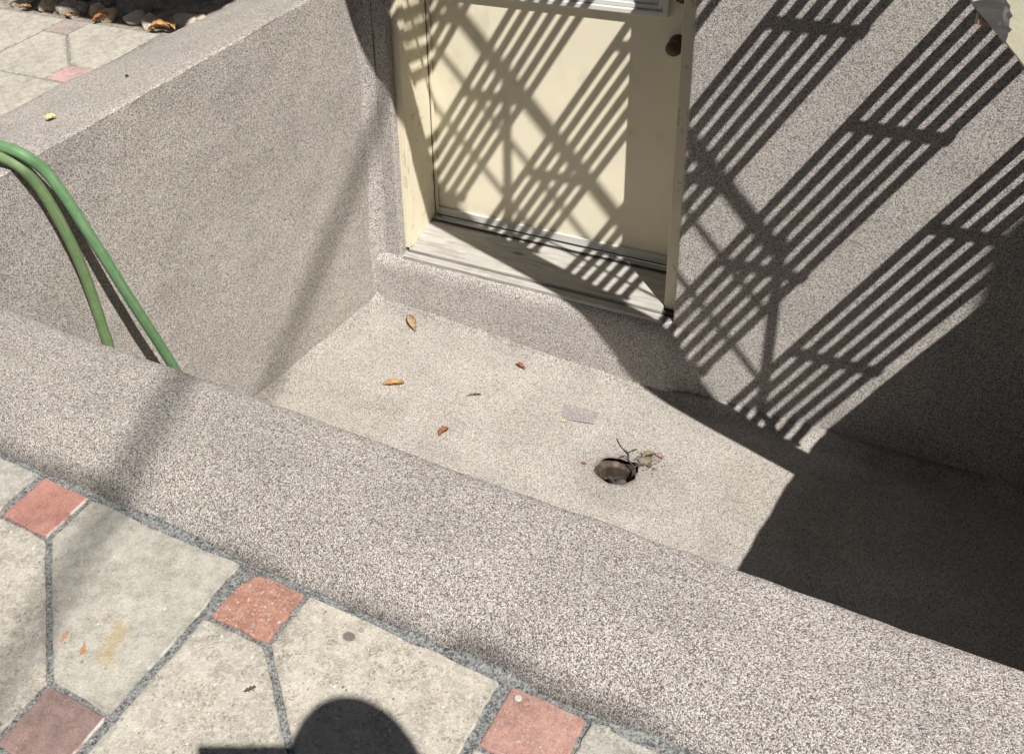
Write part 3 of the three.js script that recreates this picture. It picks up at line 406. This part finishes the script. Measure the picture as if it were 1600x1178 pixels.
// ---------------------------------------------------------------- hoses
const hoseTex = (c, seed) => colorTex(512, 64, (x, y) => { const n = fbm(x / 24, y / 24, 21, seed, 4), s = sm(0.62, 0.75, fbm(x / 60, y / 6, 8, seed + 4, 3)); const k = (0.84 + 0.28 * n) * (1 + 0.07 * Math.sin(y / 64 * 6.2832 * 9)); return c.map((q, i) => lerp(q * k * (0.86 + 0.3 * fbm(x / 9, y / 9, 4096, seed + 9, 3)), [0.24, 0.26, 0.18][i], 0.55 * s)); });
function hose(name, label, pts, c, seed, r) {
  const t = thing(name, label, 'hose'), curve = new THREE.CatmullRomCurve3(pts.map((q) => new THREE.Vector3(...q)), false, 'centripetal'), g = new THREE.TubeGeometry(curve, 160, r, 20), uv = g.attributes.uv; for (let i = 0; i < uv.count; i++) uv.setXY(i, uv.getX(i) * 4, uv.getY(i));
  mesh('tube', g, new THREE.MeshPhysicalMaterial({ map: hoseTex(c, seed), roughness: 0.62 }), t);
}
hose('garden_hose', 'duller green hose hanging closest to the left wall, left strand', [[-1.6, 1.025, 1.80], [-1.05, 1.03, 1.83], [-0.787, 1.045, 1.849], [-0.547, 1.082, 1.858], [-0.316, 1.125, 1.912], [-0.253, 1.102, 1.905], [-0.23, 1.027, 1.875], [-0.208, 0.918, 1.852], [-0.195, 0.776, 1.826], [-0.189, 0.631, 1.809], [-0.188, 0.479, 1.795], [-0.187, 0.406, 1.789], [-0.191, 0.215, 1.781], [-0.18, -0.005, 1.775], [-0.14, -0.2, 1.76], [-0.05, -0.285, 1.72], [0.1, -0.30, 1.66]], [0.135, 0.215, 0.095], 31, 0.0165);
hose('garden_hose', 'brighter green hose looping over the kerb in front, right strand', [[-1.6, 1.03, 1.86], [-1.05, 1.05, 1.86], [-0.784, 1.08, 1.868], [-0.536, 1.117, 1.880], [-0.327, 1.148, 1.897], [-0.232, 1.142, 1.901], [-0.199, 1.079, 1.865], [-0.167, 0.996, 1.845], [-0.135, 0.876, 1.82], [-0.112, 0.743, 1.786], [-0.098, 0.591, 1.741], [-0.091, 0.401, 1.675], [-0.091, 0.24, 1.618], [-0.097, -0.037, 1.521], [-0.09, -0.22, 1.44], [-0.03, -0.295, 1.38], [0.1, -0.305, 1.36]], [0.125, 0.25, 0.115], 37, 0.0165);

// ---------------------------------------------------------------- leaves and litter
const leafTex = (c, seed) => colorTex(256, 128, (x, y) => { const n = fbm(x / 20, y / 20, 12, seed, 4), v = Math.abs(y - 64) < 3 ? 0.75 : 1, sv = 1 - 0.18 * sm(0.85, 1, Math.abs(Math.sin((x + Math.abs(y - 64) * 1.2) * 0.16))); return c.map((q) => 0.80 * q * (0.65 + 0.7 * n) * v * sv); });
function leafGeo(len, wid, curl, bend, seed, jag = 0) {
  const n = 22, m = 9, rows = [], r = rng(seed); const jit = Array.from({ length: n + 1 }, () => 1 + jag * (r() - 0.5));
  const mk = (o) => { const out = []; for (let i = 0; i <= n; i++) { const t = i / n, w = wid * Math.pow(Math.sin(Math.PI * Math.min(0.995, Math.max(0.02, t * 0.96 + 0.02))), 0.75) * jit[i], row = []; for (let j = 0; j <= m; j++) { const s = (j / m - 0.5) * 2, a = s * curl; row.push([(t - 0.5) * len, o + wid * 0.5 * (1 - Math.cos(a)) / Math.max(0.2, curl) + bend * Math.sin(t * 3) * len + 0.002 * Math.sin(t * 20 + s * 4), Math.sin(a) / Math.max(0.2, curl) * w * 0.5]); } out.push(row); } return out; };
  const A = mk(0.0012), B = mk(0).map((q) => q.slice().reverse()); const uvf = (i, j) => [i / n, j / m], g = mergeGeometries([loft(A, uvf), loft(B, uvf)]); return g;
}
function leaf(label, x, z, y, ang, len, wid, c, o = {}) {
  const t = thing(o.name || 'fallen_leaf', label, o.cat || 'leaf', [x, y, z]); const mm = new THREE.MeshPhysicalMaterial({ map: leafTex(c, Math.round(len * 9000)), roughness: 0.8, side: THREE.DoubleSide });
  const q = mesh('blade', leafGeo(len, wid, o.curl ?? 1.1, o.bend ?? 0.12, Math.round(x * 999 + 2000), o.jag ?? 0.15), mm, t);
  const c1 = new THREE.CatmullRomCurve3([new THREE.Vector3(-len / 2 - len * 0.12, 0.002, len * 0.03), new THREE.Vector3(-len / 2, 0.003, 0), new THREE.Vector3(len * 0.35, 0.004 + (o.bend ?? 0.12) * len * 0.8, 0)]); mesh('stalk', new THREE.TubeGeometry(c1, 10, len * 0.012 + 0.0004, 6), std(c.map((v) => v * 0.6), 0.8), t);
  t.rotation.y = ang; t.rotation.x = o.tilt ?? 0.15; return t;
}
const FY = (x, z) => floorY(x, z) + 0.002;
leaf('curled tan brown leaf on the pit floor nearest the step', 0.075, 0.392, FY(0.075, 0.392), -0.80, 0.105, 0.045, [0.46, 0.32, 0.19], { curl: 1.3 });
leaf('orange curled leaf on the pit floor near the left wall', 0.200, 0.766, FY(0.2, 0.766), 0.5, 0.085, 0.036, [0.50, 0.29, 0.13], { curl: 1.4 });
leaf('small dark brown crumpled leaf on the floor nearest the front wall', 0.492, 0.908, FY(0.492, 0.908), 1.1, 0.045, 0.034, [0.30, 0.13, 0.05], { curl: 1.5, bend: 0.3, jag: 0.5 });
leaf('small reddish leaf scrap on the floor below the door', 0.575, 0.420, FY(0.575, 0.42), -0.3, 0.045, 0.022, [0.42, 0.15, 0.07], { curl: 1.5, bend: 0.25, jag: 0.5 });
leaf('thin dark olive leaf lying in the middle of the floor', 0.494, 0.664, FY(0.494, 0.664), 0.55, 0.055, 0.008, [0.13, 0.13, 0.06], { curl: 0.9 });
leaf('tiny pale leaf scrap between the thin leaf and the plastic', 0.66, 0.66, FY(0.66, 0.66), 0.9, 0.024, 0.012, [0.55, 0.55, 0.42], { curl: 1.0 });
leaf('tiny rust coloured leaf scrap left of the drain hole', 0.985, 0.79, FY(0.985, 0.79), 0.2, 0.02, 0.012, [0.34, 0.17, 0.08], { curl: 1.2 });
leaf('small yellow leaf on the kerb top of the left wall', -0.437, 1.600, 1.088, 0.55, 0.034, 0.026, [0.80, 0.78, 0.30], { curl: 0.3, bend: 0.03, jag: 0.05 });
leaf('orange brown dry leaf against the kerb beside the far paving', -0.735, 0.735, 1.012, 0.4, 0.085, 0.045, [0.52, 0.27, 0.10], { curl: 1.2, bend: 0.25, jag: 0.4 });
leaf('tan dry leaf lying by the kerb under the orange one', -0.70, 0.70, 1.016, -0.6, 0.08, 0.04, [0.55, 0.38, 0.18], { curl: 1.2, bend: 0.2, jag: 0.4 });
leaf('reddish brown dry leaf among the stones at the paving edge', -1.045, 0.72, 1.010, 0.9, 0.07, 0.034, [0.36, 0.15, 0.07], { curl: 1.3, bend: 0.2, jag: 0.4 });
leaf('amber dry leaf below the large flat stone', -1.215, 0.728, 1.006, -0.2, 0.05, 0.02, [0.55, 0.30, 0.12], { curl: 1.2, bend: 0.1 });
leaf('brown dry leaf at the far left end of the stones', -1.47, 0.715, 1.008, 0.3, 0.06, 0.026, [0.50, 0.30, 0.15], { curl: 1.2 });
leaf('tiny narrow dark leaf on the large paver beside the photographer shadow', 1.28, 2.935, 1.003, 0.9, 0.019, 0.006, [0.12, 0.11, 0.08], { curl: 0.5, jag: 0, bend: 0.02 });
leaf('tiny brown scrap in the wall foot near the last red paver', 1.70, 2.70, 1.0, 0.2, 0.018, 0.008, [0.36, 0.2, 0.08], { curl: 1.0 });
{ const t = thing('white_chip', 'small round white chip on the pinkish red paver', 'chip', [1.643, 1.0015, 2.750]); const l = new THREE.LatheGeometry([[0.0001, 0.002], [0.0015, 0.0012], [0.004, 0.0022], [0.0058, 0.001], [0.006, 0]].map((q) => new THREE.Vector2(...q)), 20); mesh('chip_body', l, std([0.40, 0.40, 0.36], 0.7), t); }
{ const t = thing('pebble', 'single tiny black pebble on the kerb of the left wall', 'pebble', [-0.419, 1.087, 1.262]); mesh('pebble_body', rock(77, 0.0052, 0.005, 0.005), std([0.03, 0.03, 0.03], 0.8), t); }
{ // film of clear plastic
  const pts = [[0.805, 0.535], [0.868, 0.519], [0.935, 0.524], [0.948, 0.591], [0.89, 0.612], [0.834, 0.616]], y = floorY(0.87, 0.56) + 0.003, n = 14, rows = [];
  for (let i = 0; i <= n; i++) { const r = []; for (let j = 0; j <= n; j++) { const u = i / n, v = j / n, a = [lerp(0.805, 0.94, u), lerp(0.535, 0.522, u)], b = [lerp(0.834, 0.948, u), lerp(0.616, 0.592, u)]; r.push([lerp(a[0], b[0], v), y + 0.0005 + 0.006 * (fbm(u * 5 + 3, v * 4 + 3, 4096, 4, 3)) * (0.3 + u * 0.7), lerp(a[1], b[1], v)]); } rows.push(r); }
  const g = loft(rows, (i, j) => [i / n, j / n]), t = thing('plastic_film', 'crumpled piece of clear plastic film on the pit floor', 'plastic film'); mesh('film', g, new THREE.MeshPhysicalMaterial({ color: new THREE.Color().setRGB(0.88, 0.88, 0.90), roughness: 0.12, transmission: 0.94, thickness: 0, side: THREE.DoubleSide }), t);
  const ed = rows.map((r) => new THREE.Vector3(r[n][0], r[n][1] + 0.001, r[n][2])), e2 = rows[0].map((q) => new THREE.Vector3(q[0], q[1] + 0.001, q[2])); mesh('folded_edge', mergeGeometries([new THREE.TubeGeometry(new THREE.CatmullRomCurve3(ed), 30, 0.0016, 5), new THREE.TubeGeometry(new THREE.CatmullRomCurve3(e2), 30, 0.0012, 5)]), std([0.34, 0.34, 0.35], 0.3), t);
}
leaf('small yellowish leaf scrap at the corner of the plastic film', 0.842, 0.628, FY(0.842, 0.628), 0.2, 0.026, 0.012, [0.68, 0.62, 0.30], { curl: 0.8 });
{ // dry twig and broken screed beside the drain
  const t = thing('dry_twig', 'thin dark dry twig lying across the edge of the drain hole', 'twig'); const y = -0.388; const tube = (P, r) => new THREE.TubeGeometry(new THREE.CatmullRomCurve3(P.map((q) => new THREE.Vector3(...q))), 24, r, 6);
  mesh('stem', tube([[1.036, y + 0.012, 0.605], [1.052, y + 0.016, 0.630], [1.075, y + 0.010, 0.650], [1.105, y + 0.016, 0.672], [1.118, y + 0.010, 0.700], [1.146, y + 0.006, 0.722], [1.158, y - 0.002, 0.748]].map((q) => [q[0], q[1] - 0.006, q[2]]), 0.0023), std([0.07, 0.055, 0.042], 0.95), t);
  for (const bg of [tube([[1.105, y + 0.016, 0.672], [1.118, y + 0.02, 0.655], [1.126, y + 0.015, 0.640]], 0.0018), tube([[1.118, y + 0.010, 0.700], [1.10, y + 0.016, 0.695], [1.085, y + 0.008, 0.700]], 0.0022), tube([[1.146, y + 0.006, 0.722], [1.165, y + 0.012, 0.708], [1.175, y + 0.006, 0.69]], 0.0018)]) mesh('branch', bg, std([0.08, 0.065, 0.05], 0.95), t);
  const r = rng(9), cl = ['largest', 'middle', 'smallest'];
  const M = [[0.17, 0.15, 0.12], [0.12, 0.095, 0.065], [0.22, 0.20, 0.175]].map((c, i) => new THREE.MeshStandardMaterial({ map: colorTex(128, 128, (x, y) => { const k = 0.5 + fbm(x / 12, y / 12, 4096, 70 + i, 4) + 0.3 * (hash2(x, y, i) - 0.5); return c.map((q) => q * k); }), roughness: 0.95 }));
  [[1.160, 0.676, 0.024, 0], [1.196, 0.648, 0.018, 2], [1.186, 0.690, 0.012, 1]].forEach((q, i) => { const c = thing('broken_screed', cl[i] + ' of the broken screed lumps right of the drain hole', 'rubble', [q[0], floorY(q[0], q[1]) + 0.004, q[1]]); mesh('lump', rock(120 + i * 5, q[2], q[2] * 0.45, q[2] * 0.8), M[q[3]], c); });
  const bits = []; leaf('crumpled ochre dry leaf on the broken edge right of the drain', 1.172, 0.655, FY(1.172, 0.655) + 0.006, 0.7, 0.05, 0.026, [0.26, 0.215, 0.13], { curl: 1.4, bend: 0.3, jag: 0.6 });
  leaf('small brownish pink dry leaf scrap farthest right of the drain', 1.205, 0.640, FY(1.205, 0.64) + 0.004, -0.3, 0.034, 0.02, [0.40, 0.28, 0.23], { curl: 1.3, bend: 0.25, jag: 0.6 });
  for (let i = 0; i < 170; i++) { const a = r() * 6.28, d = Math.abs(r() + r() - 1) * 0.075, x = 1.175 + Math.cos(a) * d, z = 0.675 + Math.sin(a) * d * 0.8; if (Math.hypot(x - DR[0], z - DR[1]) < 0.075) continue; const g = new THREE.IcosahedronGeometry(0.0015 + 0.0045 * r() * r(), 0); g.scale(1, 0.6, 1.3); g.rotateY(a); g.translate(x, floorY(x, z) + 0.001, z); bits.push(g); }
  const cr = mesh('drain_crumbs', mergeGeometries(bits), std([0.12, 0.10, 0.08], 1)); { const cb = [], rr = rng(31); for (let i = 0; i < 420; i++) { const k = rr(); let x, z; if (k < 0.4) { x = -0.1 + rr() * 1.7; z = 0.322 + 0.05 * rr() * rr(); } else if (k < 0.65) { z = 0.35 + rr() * 1.1; x = leftX(z) + 0.012 + 0.06 * rr() * rr(); } else { x = -0.1 + rr() * 1.9; z = 0.33 + rr() * 1.0; } const g = new THREE.IcosahedronGeometry(0.0012 + 0.003 * rr() * rr() * rr(), 0); g.scale(1, 0.6, 1.5); g.rotateY(rr() * 6); g.translate(x, floorY(x, z) + 0.0008, z); if (Math.hypot(x - DR[0], z - DR[1]) > 0.09) cb.push(g); } const q = mesh('grit', mergeGeometries(cb), std([0.13, 0.115, 0.095], 1)); q.userData = { kind: 'stuff', label: 'dark grit scattered over the pit floor and along its walls', category: 'grit' }; }
  cr.userData = { kind: 'stuff', label: 'dark crumbs scattered right of the drain hole', category: 'crumbs' };
}

// ---------------------------------------------------------------- open timber stair above the entrance (its shadow falls on door and wall)
const stairK = [1, 0, -1, -2, -3, -4, -5], ZN = 1.24, SKEW = -0.095;
{
  const t = thing('stair', 'pale cream stair stringer with a dark serrated edge at the top right corner', 'stair');
  const bot = (x) => -1.095 * x + 3.72, top = (x) => bot(x) + 0.285;
  const str = (z, th) => { const P = []; for (let k = 0; k <= 40; k++) { const x = lerp(2.46, 0.50, k / 40); P.push([x, Math.max(1.02, bot(x) + 0.006 * (fbm(x * 8, 2, 4096, 5, 3) - 0.5))]); } P.push([0.50, top(0.50)], [2.62, top(2.62)], [2.70, 1.02]); const g = prism(P, th, 0.004); g.translate(0, 0, z - th); return boxUV(g, 1); };
  const s = mesh('stringer', str(1.241, 0.04), mCream, t); mesh('stringer', str(0.34, 0.04), mCream, t);
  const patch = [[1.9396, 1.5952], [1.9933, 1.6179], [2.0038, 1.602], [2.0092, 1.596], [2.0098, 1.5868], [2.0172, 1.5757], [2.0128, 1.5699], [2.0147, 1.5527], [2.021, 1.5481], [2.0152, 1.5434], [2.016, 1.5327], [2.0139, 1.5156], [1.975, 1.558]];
  const pg = prism(patch, 0.003, 0.0008); pg.translate(0, 0, 1.2455); mesh('dark_edge_plate', boxUV(pg, 4), mDarkPlate, s);  // near-black serrated plate set on the stringer face
  const sp = prism([[1.954, 1.5751], [1.9582, 1.5662], [1.9591, 1.5473], [1.9531, 1.5492]], 0.004, 0.001); sp.translate(0, 0, 1.234); mesh('splinter', sp, std([0.72, 0.63, 0.36], 0.7), s);
  const ch = prism([[1.9596, 1.565], [1.9712, 1.5569], [1.985, 1.5528], [1.9803, 1.5478], [1.9614, 1.5475]], 0.006, 0.002); ch.translate(0, 0, 1.232); mesh('splinter', ch, std([0.46, 0.27, 0.21], 0.9), s);
  const slatG = boxUV(box(0.0285, 0.012, 0.885, 0, 0, 0, 0.002), 1, 0.2, 0.3), cleatG = boxUV(box(0.292, 0.014, 0.018, 0, 0, 0, 0.002), 1);
  for (const k of stairK) {
    const tr = new THREE.Group(); tr.name = numbered('tread'); t.add(tr); const y = 1.587 - 0.30 * k, x = 2.0395 - 0.026 + 0.2705 * k;
    for (let i = 0; i < 6; i++) { const m = mesh('slat', slatG, mWood, tr); const z = 0.7575; m.position.set(x + 0.0525 * i + SKEW * (z - 0.64), y - 0.006, z); m.rotation.y = Math.atan(SKEW); }
    for (const z of [0.34, 0.65, 0.94, 1.185]) { const m = mesh('cleat', cleatG, mWood, tr); m.position.set(x + 0.0525 * 2.5 + SKEW * (z - 0.64), y - 0.0195, z); }
  }
  const rail = (off, w, h, xa, xb, round) => { const xm = (xa + xb) / 2, L = Math.hypot(xb - xa, 1.14 * (xb - xa)), g = round ? new THREE.CylinderGeometry(w, w, L, 12).rotateZ(Math.PI / 2) : box(L, h, w, 0, 0, 0, 0.006); g.rotateZ(-Math.atan(1.14)); g.translate(xm, 2.536 - 1.14 * (xm - 2.18) + off, 1.22); return g; };
  mesh('handrail', boxUV(rail(0, 0.026, 0.026, 0.4, 2.468), 1), mWood, t);
  mesh('mid_rail', rail(-0.265, 0.0065, 0, 0.4, 2.456, true), std([0.1, 0.1, 0.1], 0.5, { metalness: 0.6 }), t);
  mesh('mid_rail', rail(-0.545, 0.0065, 0, 0.4, 2.456, true), std([0.1, 0.1, 0.1], 0.5, { metalness: 0.6 }), t);
  for (const x of [2.456, 1.64, 0.825]) { const y0 = bot(x) + 0.05, y1 = 2.536 - 1.14 * (x - 2.18); mesh('post', boxUV(box(0.022, y1 - y0, 0.022, x, (y0 + y1) / 2, 1.2, 0.004), 1), mWood, t); }
  // upper landing
  mesh('landing', boxUV(box(0.90, 0.09, 1.50, 0.07, 3.245, 1.05, 0.006), 1), mWood, t);
  for (const [x, z] of [[-0.34, 1.72], [0.48, 1.72]]) mesh('post', boxUV(box(0.06, 1.0, 0.06, x, 3.8, z, 0.004), 1), mWood, t);
  mesh('handrail', boxUV(box(0.92, 0.05, 0.055, 0.07, 4.28, 1.72, 0.006), 1), mWood, t);
}
// power line whose soft shadow crosses the walls and the paving
{
  const a = new THREE.Vector3(-0.194 + 1.09 * 6.5, -0.201 + 13, 0.943 + 6.5), b = new THREE.Vector3(0.887 + 1.09 * 6.5, 1.0 + 13, 3.003 + 6.5), d = b.clone().sub(a).normalize();
  const p0 = a.clone().addScaledVector(d, -9), p1 = b.clone().addScaledVector(d, 9);
  const t = thing('power_line', 'thick overhead cable above the yard that shades a soft line', 'cable'); mesh('cable', new THREE.TubeGeometry(new THREE.LineCurve3(p0, p1), 4, 0.0185, 10), std([0.03, 0.03, 0.03], 0.7), t);
}

// ---------------------------------------------------------------- photographer and telephone (their shadow falls on the pavers)
{
  const cam = camera.position, m = new THREE.Matrix4().makeRotationFromEuler(camera.rotation), X = new THREE.Vector3(), Y = new THREE.Vector3(), Z = new THREE.Vector3(); m.extractBasis(X, Y, Z);
  const ph = thing('telephone', 'dark telephone held sideways by the photographer', 'telephone', [cam.x, cam.y, cam.z]); ph.quaternion.setFromRotationMatrix(m);
  mesh('phone_body', box(0.150, 0.074, 0.008, 0.033, -0.017, 0.009, 0.0035, 3), std([0.03, 0.03, 0.035], 0.35), ph);
  const F = new THREE.Vector3(-0.6, 0, -0.8), Rr = new THREE.Vector3(0.8, 0, -0.6), H = new THREE.Vector3(2.440, 2.703, 3.845);
  const at = (r, y, f, base = H) => new THREE.Vector3(base.x, 0, base.z).addScaledVector(Rr, r).addScaledVector(F, f).setY(y);
  const pc = new THREE.Vector3().copy(cam).addScaledVector(X, 0.033).addScaledVector(Y, -0.019).addScaledVector(Z, 0.016);
  const hl = pc.clone().addScaledVector(X, -0.062).addScaledVector(Z, 0.018).addScaledVector(Y, -0.02), hr = pc.clone().addScaledVector(X, 0.07).addScaledVector(Z, 0.028).addScaledVector(Y, -0.03);
  const J = { neck: at(0, 2.56, -0.05), chest: at(0, 2.36, -0.06), belly: at(0, 2.12, -0.05), hip: at(0, 1.94, -0.05), sl: at(-0.17, 2.43, -0.05), sr: at(0.17, 2.43, -0.05), el: at(-0.27, 2.20, 0.06), er: at(0.25, 2.17, 0.08), hl2: at(-0.09, 1.93, -0.05), hr2: at(0.09, 1.93, -0.05), kl: at(-0.10, 1.50, -0.02), kr: at(0.11, 1.50, -0.02), al: at(-0.11, 1.08, -0.06), ar: at(0.12, 1.08, -0.06), fl: at(-0.13, 1.03, 0.12), fr: at(0.15, 1.03, 0.12) };
  function field(res, center, half, fn, iso = 0) {
    const mc = new MarchingCubes(res, std([1, 1, 1]), false, false, 120000); mc.isolation = 0; const s = mc.size, v = new THREE.Vector3();
    for (let k = 0; k < s; k++) for (let j = 0; j < s; j++) for (let i = 0; i < s; i++) { v.set((i - s / 2) / (s / 2), (j - s / 2) / (s / 2), (k - s / 2) / (s / 2)).multiplyScalar(half).add(center); mc.field[i + j * s + k * s * s] = -fn(v); }
    mc.update(); const n = mc.count ?? mc.geometry.drawRange.count, g = new THREE.BufferGeometry(); const P = new Float32Array(mc.positionArray.slice(0, n * 3)), N = new Float32Array(mc.normalArray.slice(0, n * 3));
    for (let i = 0; i < P.length; i += 3) { P[i] = P[i] * half + center.x; P[i + 1] = P[i + 1] * half + center.y; P[i + 2] = P[i + 2] * half + center.z; }
    g.setAttribute('position', new THREE.BufferAttribute(P, 3)); g.setAttribute('normal', new THREE.BufferAttribute(N, 3)); return g;
  }
  const ab = new THREE.Vector3(), ap = new THREE.Vector3();
  const cap = (p, a, b, r1, r2) => { ab.subVectors(b, a); ap.subVectors(p, a); const t = Math.min(1, Math.max(0, ap.dot(ab) / ab.lengthSq())); return ap.addScaledVector(ab, -t).length() - lerp(r1, r2, t); };
  const smin = (a, b, k) => { const h = Math.max(k - Math.abs(a - b), 0) / k; return Math.min(a, b) - h * h * k * 0.25; };
  const join = (p, L, k, grow = 0) => { let d = 9; for (const q of L) d = smin(d, cap(p, q[0], q[1], q[2] + grow, q[3] + grow), k); return d; };
  const torso = [[J.chest, J.belly, 0.125, 0.12], [J.belly, J.hip, 0.12, 0.125], [J.sl, J.sr, 0.06, 0.06], [at(-0.07, 2.36, -0.05), at(0.07, 2.36, -0.05), 0.11, 0.11]], arms = [[J.sl, J.el, 0.055, 0.042], [J.sr, J.er, 0.055, 0.042], [J.el, hl, 0.042, 0.027], [J.er, hr, 0.042, 0.027]], legs = [[J.hl2, J.kl, 0.09, 0.058], [J.hr2, J.kr, 0.09, 0.058], [J.kl, J.al, 0.055, 0.036], [J.kr, J.ar, 0.055, 0.036], [J.al, J.fl, 0.036, 0.032], [J.ar, J.fr, 0.036, 0.032]];
  const headR = (p) => { const q = new THREE.Vector3().subVectors(p, H), f = q.dot(F), r = q.dot(Rr), y = q.y; let d = Math.sqrt((r / 0.074) ** 2 + (y / 0.108) ** 2 + ((f + 0.01) / 0.092) ** 2); d = (d - 1) * 0.078; const s = (rr, yy, ff, ra) => Math.hypot(r - rr, y - yy, f - ff) - ra; d = smin(d, s(0, -0.07, 0.045, 0.038), 0.04); d = smin(d, s(0, -0.012, 0.088, 0.011), 0.02); d = smin(d, s(0, -0.024, 0.096, 0.012), 0.012); d = smin(d, s(0.076, -0.005, -0.01, 0.016), 0.012); d = smin(d, s(-0.076, -0.005, -0.01, 0.016), 0.012); d = Math.max(d, -s(0.03, 0.012, 0.092, 0.011)); d = Math.max(d, -s(-0.03, 0.012, 0.092, 0.011)); d = Math.max(d, -(Math.hypot((r) / 2.2, y + 0.058, f - 0.088) - 0.006)); return d; };
  const hand = (c, dir) => { const L = []; const palm = c.clone().addScaledVector(Y, -0.035); L.push([c.clone().addScaledVector(Y, -0.012), palm, 0.02, 0.021]); for (let k = 0; k < 4; k++) { const a = c.clone().addScaledVector(Y, 0.010 - 0.017 * k).addScaledVector(X, dir * 0.012), b = a.clone().addScaledVector(X, dir * (0.026 + 0.005 * (k === 1 || k === 2))).addScaledVector(Z, -0.006), e = b.clone().addScaledVector(X, -dir * 0.020).addScaledVector(Z, -0.034 + 0.006 * (k === 3)); L.push([a, b, 0.009, 0.0085], [b, e, 0.0085, 0.0075]); } const ta = palm.clone().addScaledVector(Z, 0.012), tb = ta.clone().addScaledVector(X, -dir * 0.02).addScaledVector(Y, 0.03), tc = tb.clone().addScaledVector(X, -dir * 0.012).addScaledVector(Y, 0.022); L.push([ta, tb, 0.011, 0.0095], [tb, tc, 0.0095, 0.0085]); return L; };
  const per = thing('person', 'person in dark shirt and jeans standing on the pavers taking the photograph', 'person');
  const HL = hand(hl, -1), HR = hand(hr, 1);
  const bodyG = field(68, new THREE.Vector3(2.36, 1.9, 3.9), 1.0, (p) => smin(smin(join(p, [...torso, ...arms, ...legs], 0.05), cap(p, J.neck, J.chest, 0.052, 0.06), 0.05), headR(p) + 0.004, 0.03));
  const headG = field(64, H, 0.16, (p) => smin(headR(p), cap(p, J.neck, H, 0.054, 0.045), 0.02)), hlG = field(52, hl.clone().addScaledVector(Y, -0.01), 0.075, (p) => join(p, HL, 0.006)), hrG = field(52, hr.clone().addScaledVector(Y, -0.01), 0.075, (p) => join(p, HR, 0.006));
  const b = mesh('body', mergeGeometries([bodyG, headG, hlG, hrG]), std([0.50, 0.31, 0.22], 0.6), per);
  mesh('shirt', field(52, new THREE.Vector3(2.36, 2.2, 3.9), 0.6, (p) => Math.max(smin(join(p, torso, 0.07, 0.014), join(p, arms.slice(0, 2), 0.03, 0.016), 0.04), p.y - 2.50)), std([0.05, 0.055, 0.07], 0.9), per);
  mesh('trousers', field(52, new THREE.Vector3(2.45, 1.5, 3.9), 0.62, (p) => Math.max(join(p, [...legs.slice(0, 4), [J.hip, J.belly, 0.13, 0.12]], 0.05, 0.016), p.y - 2.0, 1.09 - p.y)), std([0.05, 0.07, 0.12], 0.9), per);
  mesh('shoe', field(40, new THREE.Vector3(2.46, 1.06, 3.85), 0.34, (p) => Math.max(join(p, legs.slice(4), 0.02, 0.014), 1.001 - p.y)), std([0.04, 0.04, 0.04], 0.7), per);
  mesh('hair', field(56, H, 0.16, (p) => { const q = new THREE.Vector3().subVectors(p, H), f = q.dot(F), y = q.y; return Math.max(headR(p) - 0.030, -(y + 0.09 - 1.3 * (f - 0.015)), f - 0.085); }), std([0.03, 0.022, 0.016], 0.75), per);
}

scene.traverse((o) => { if (o.isMesh) { o.castShadow = true; o.receiveShadow = true; } });
renderer.render(scene, camera);
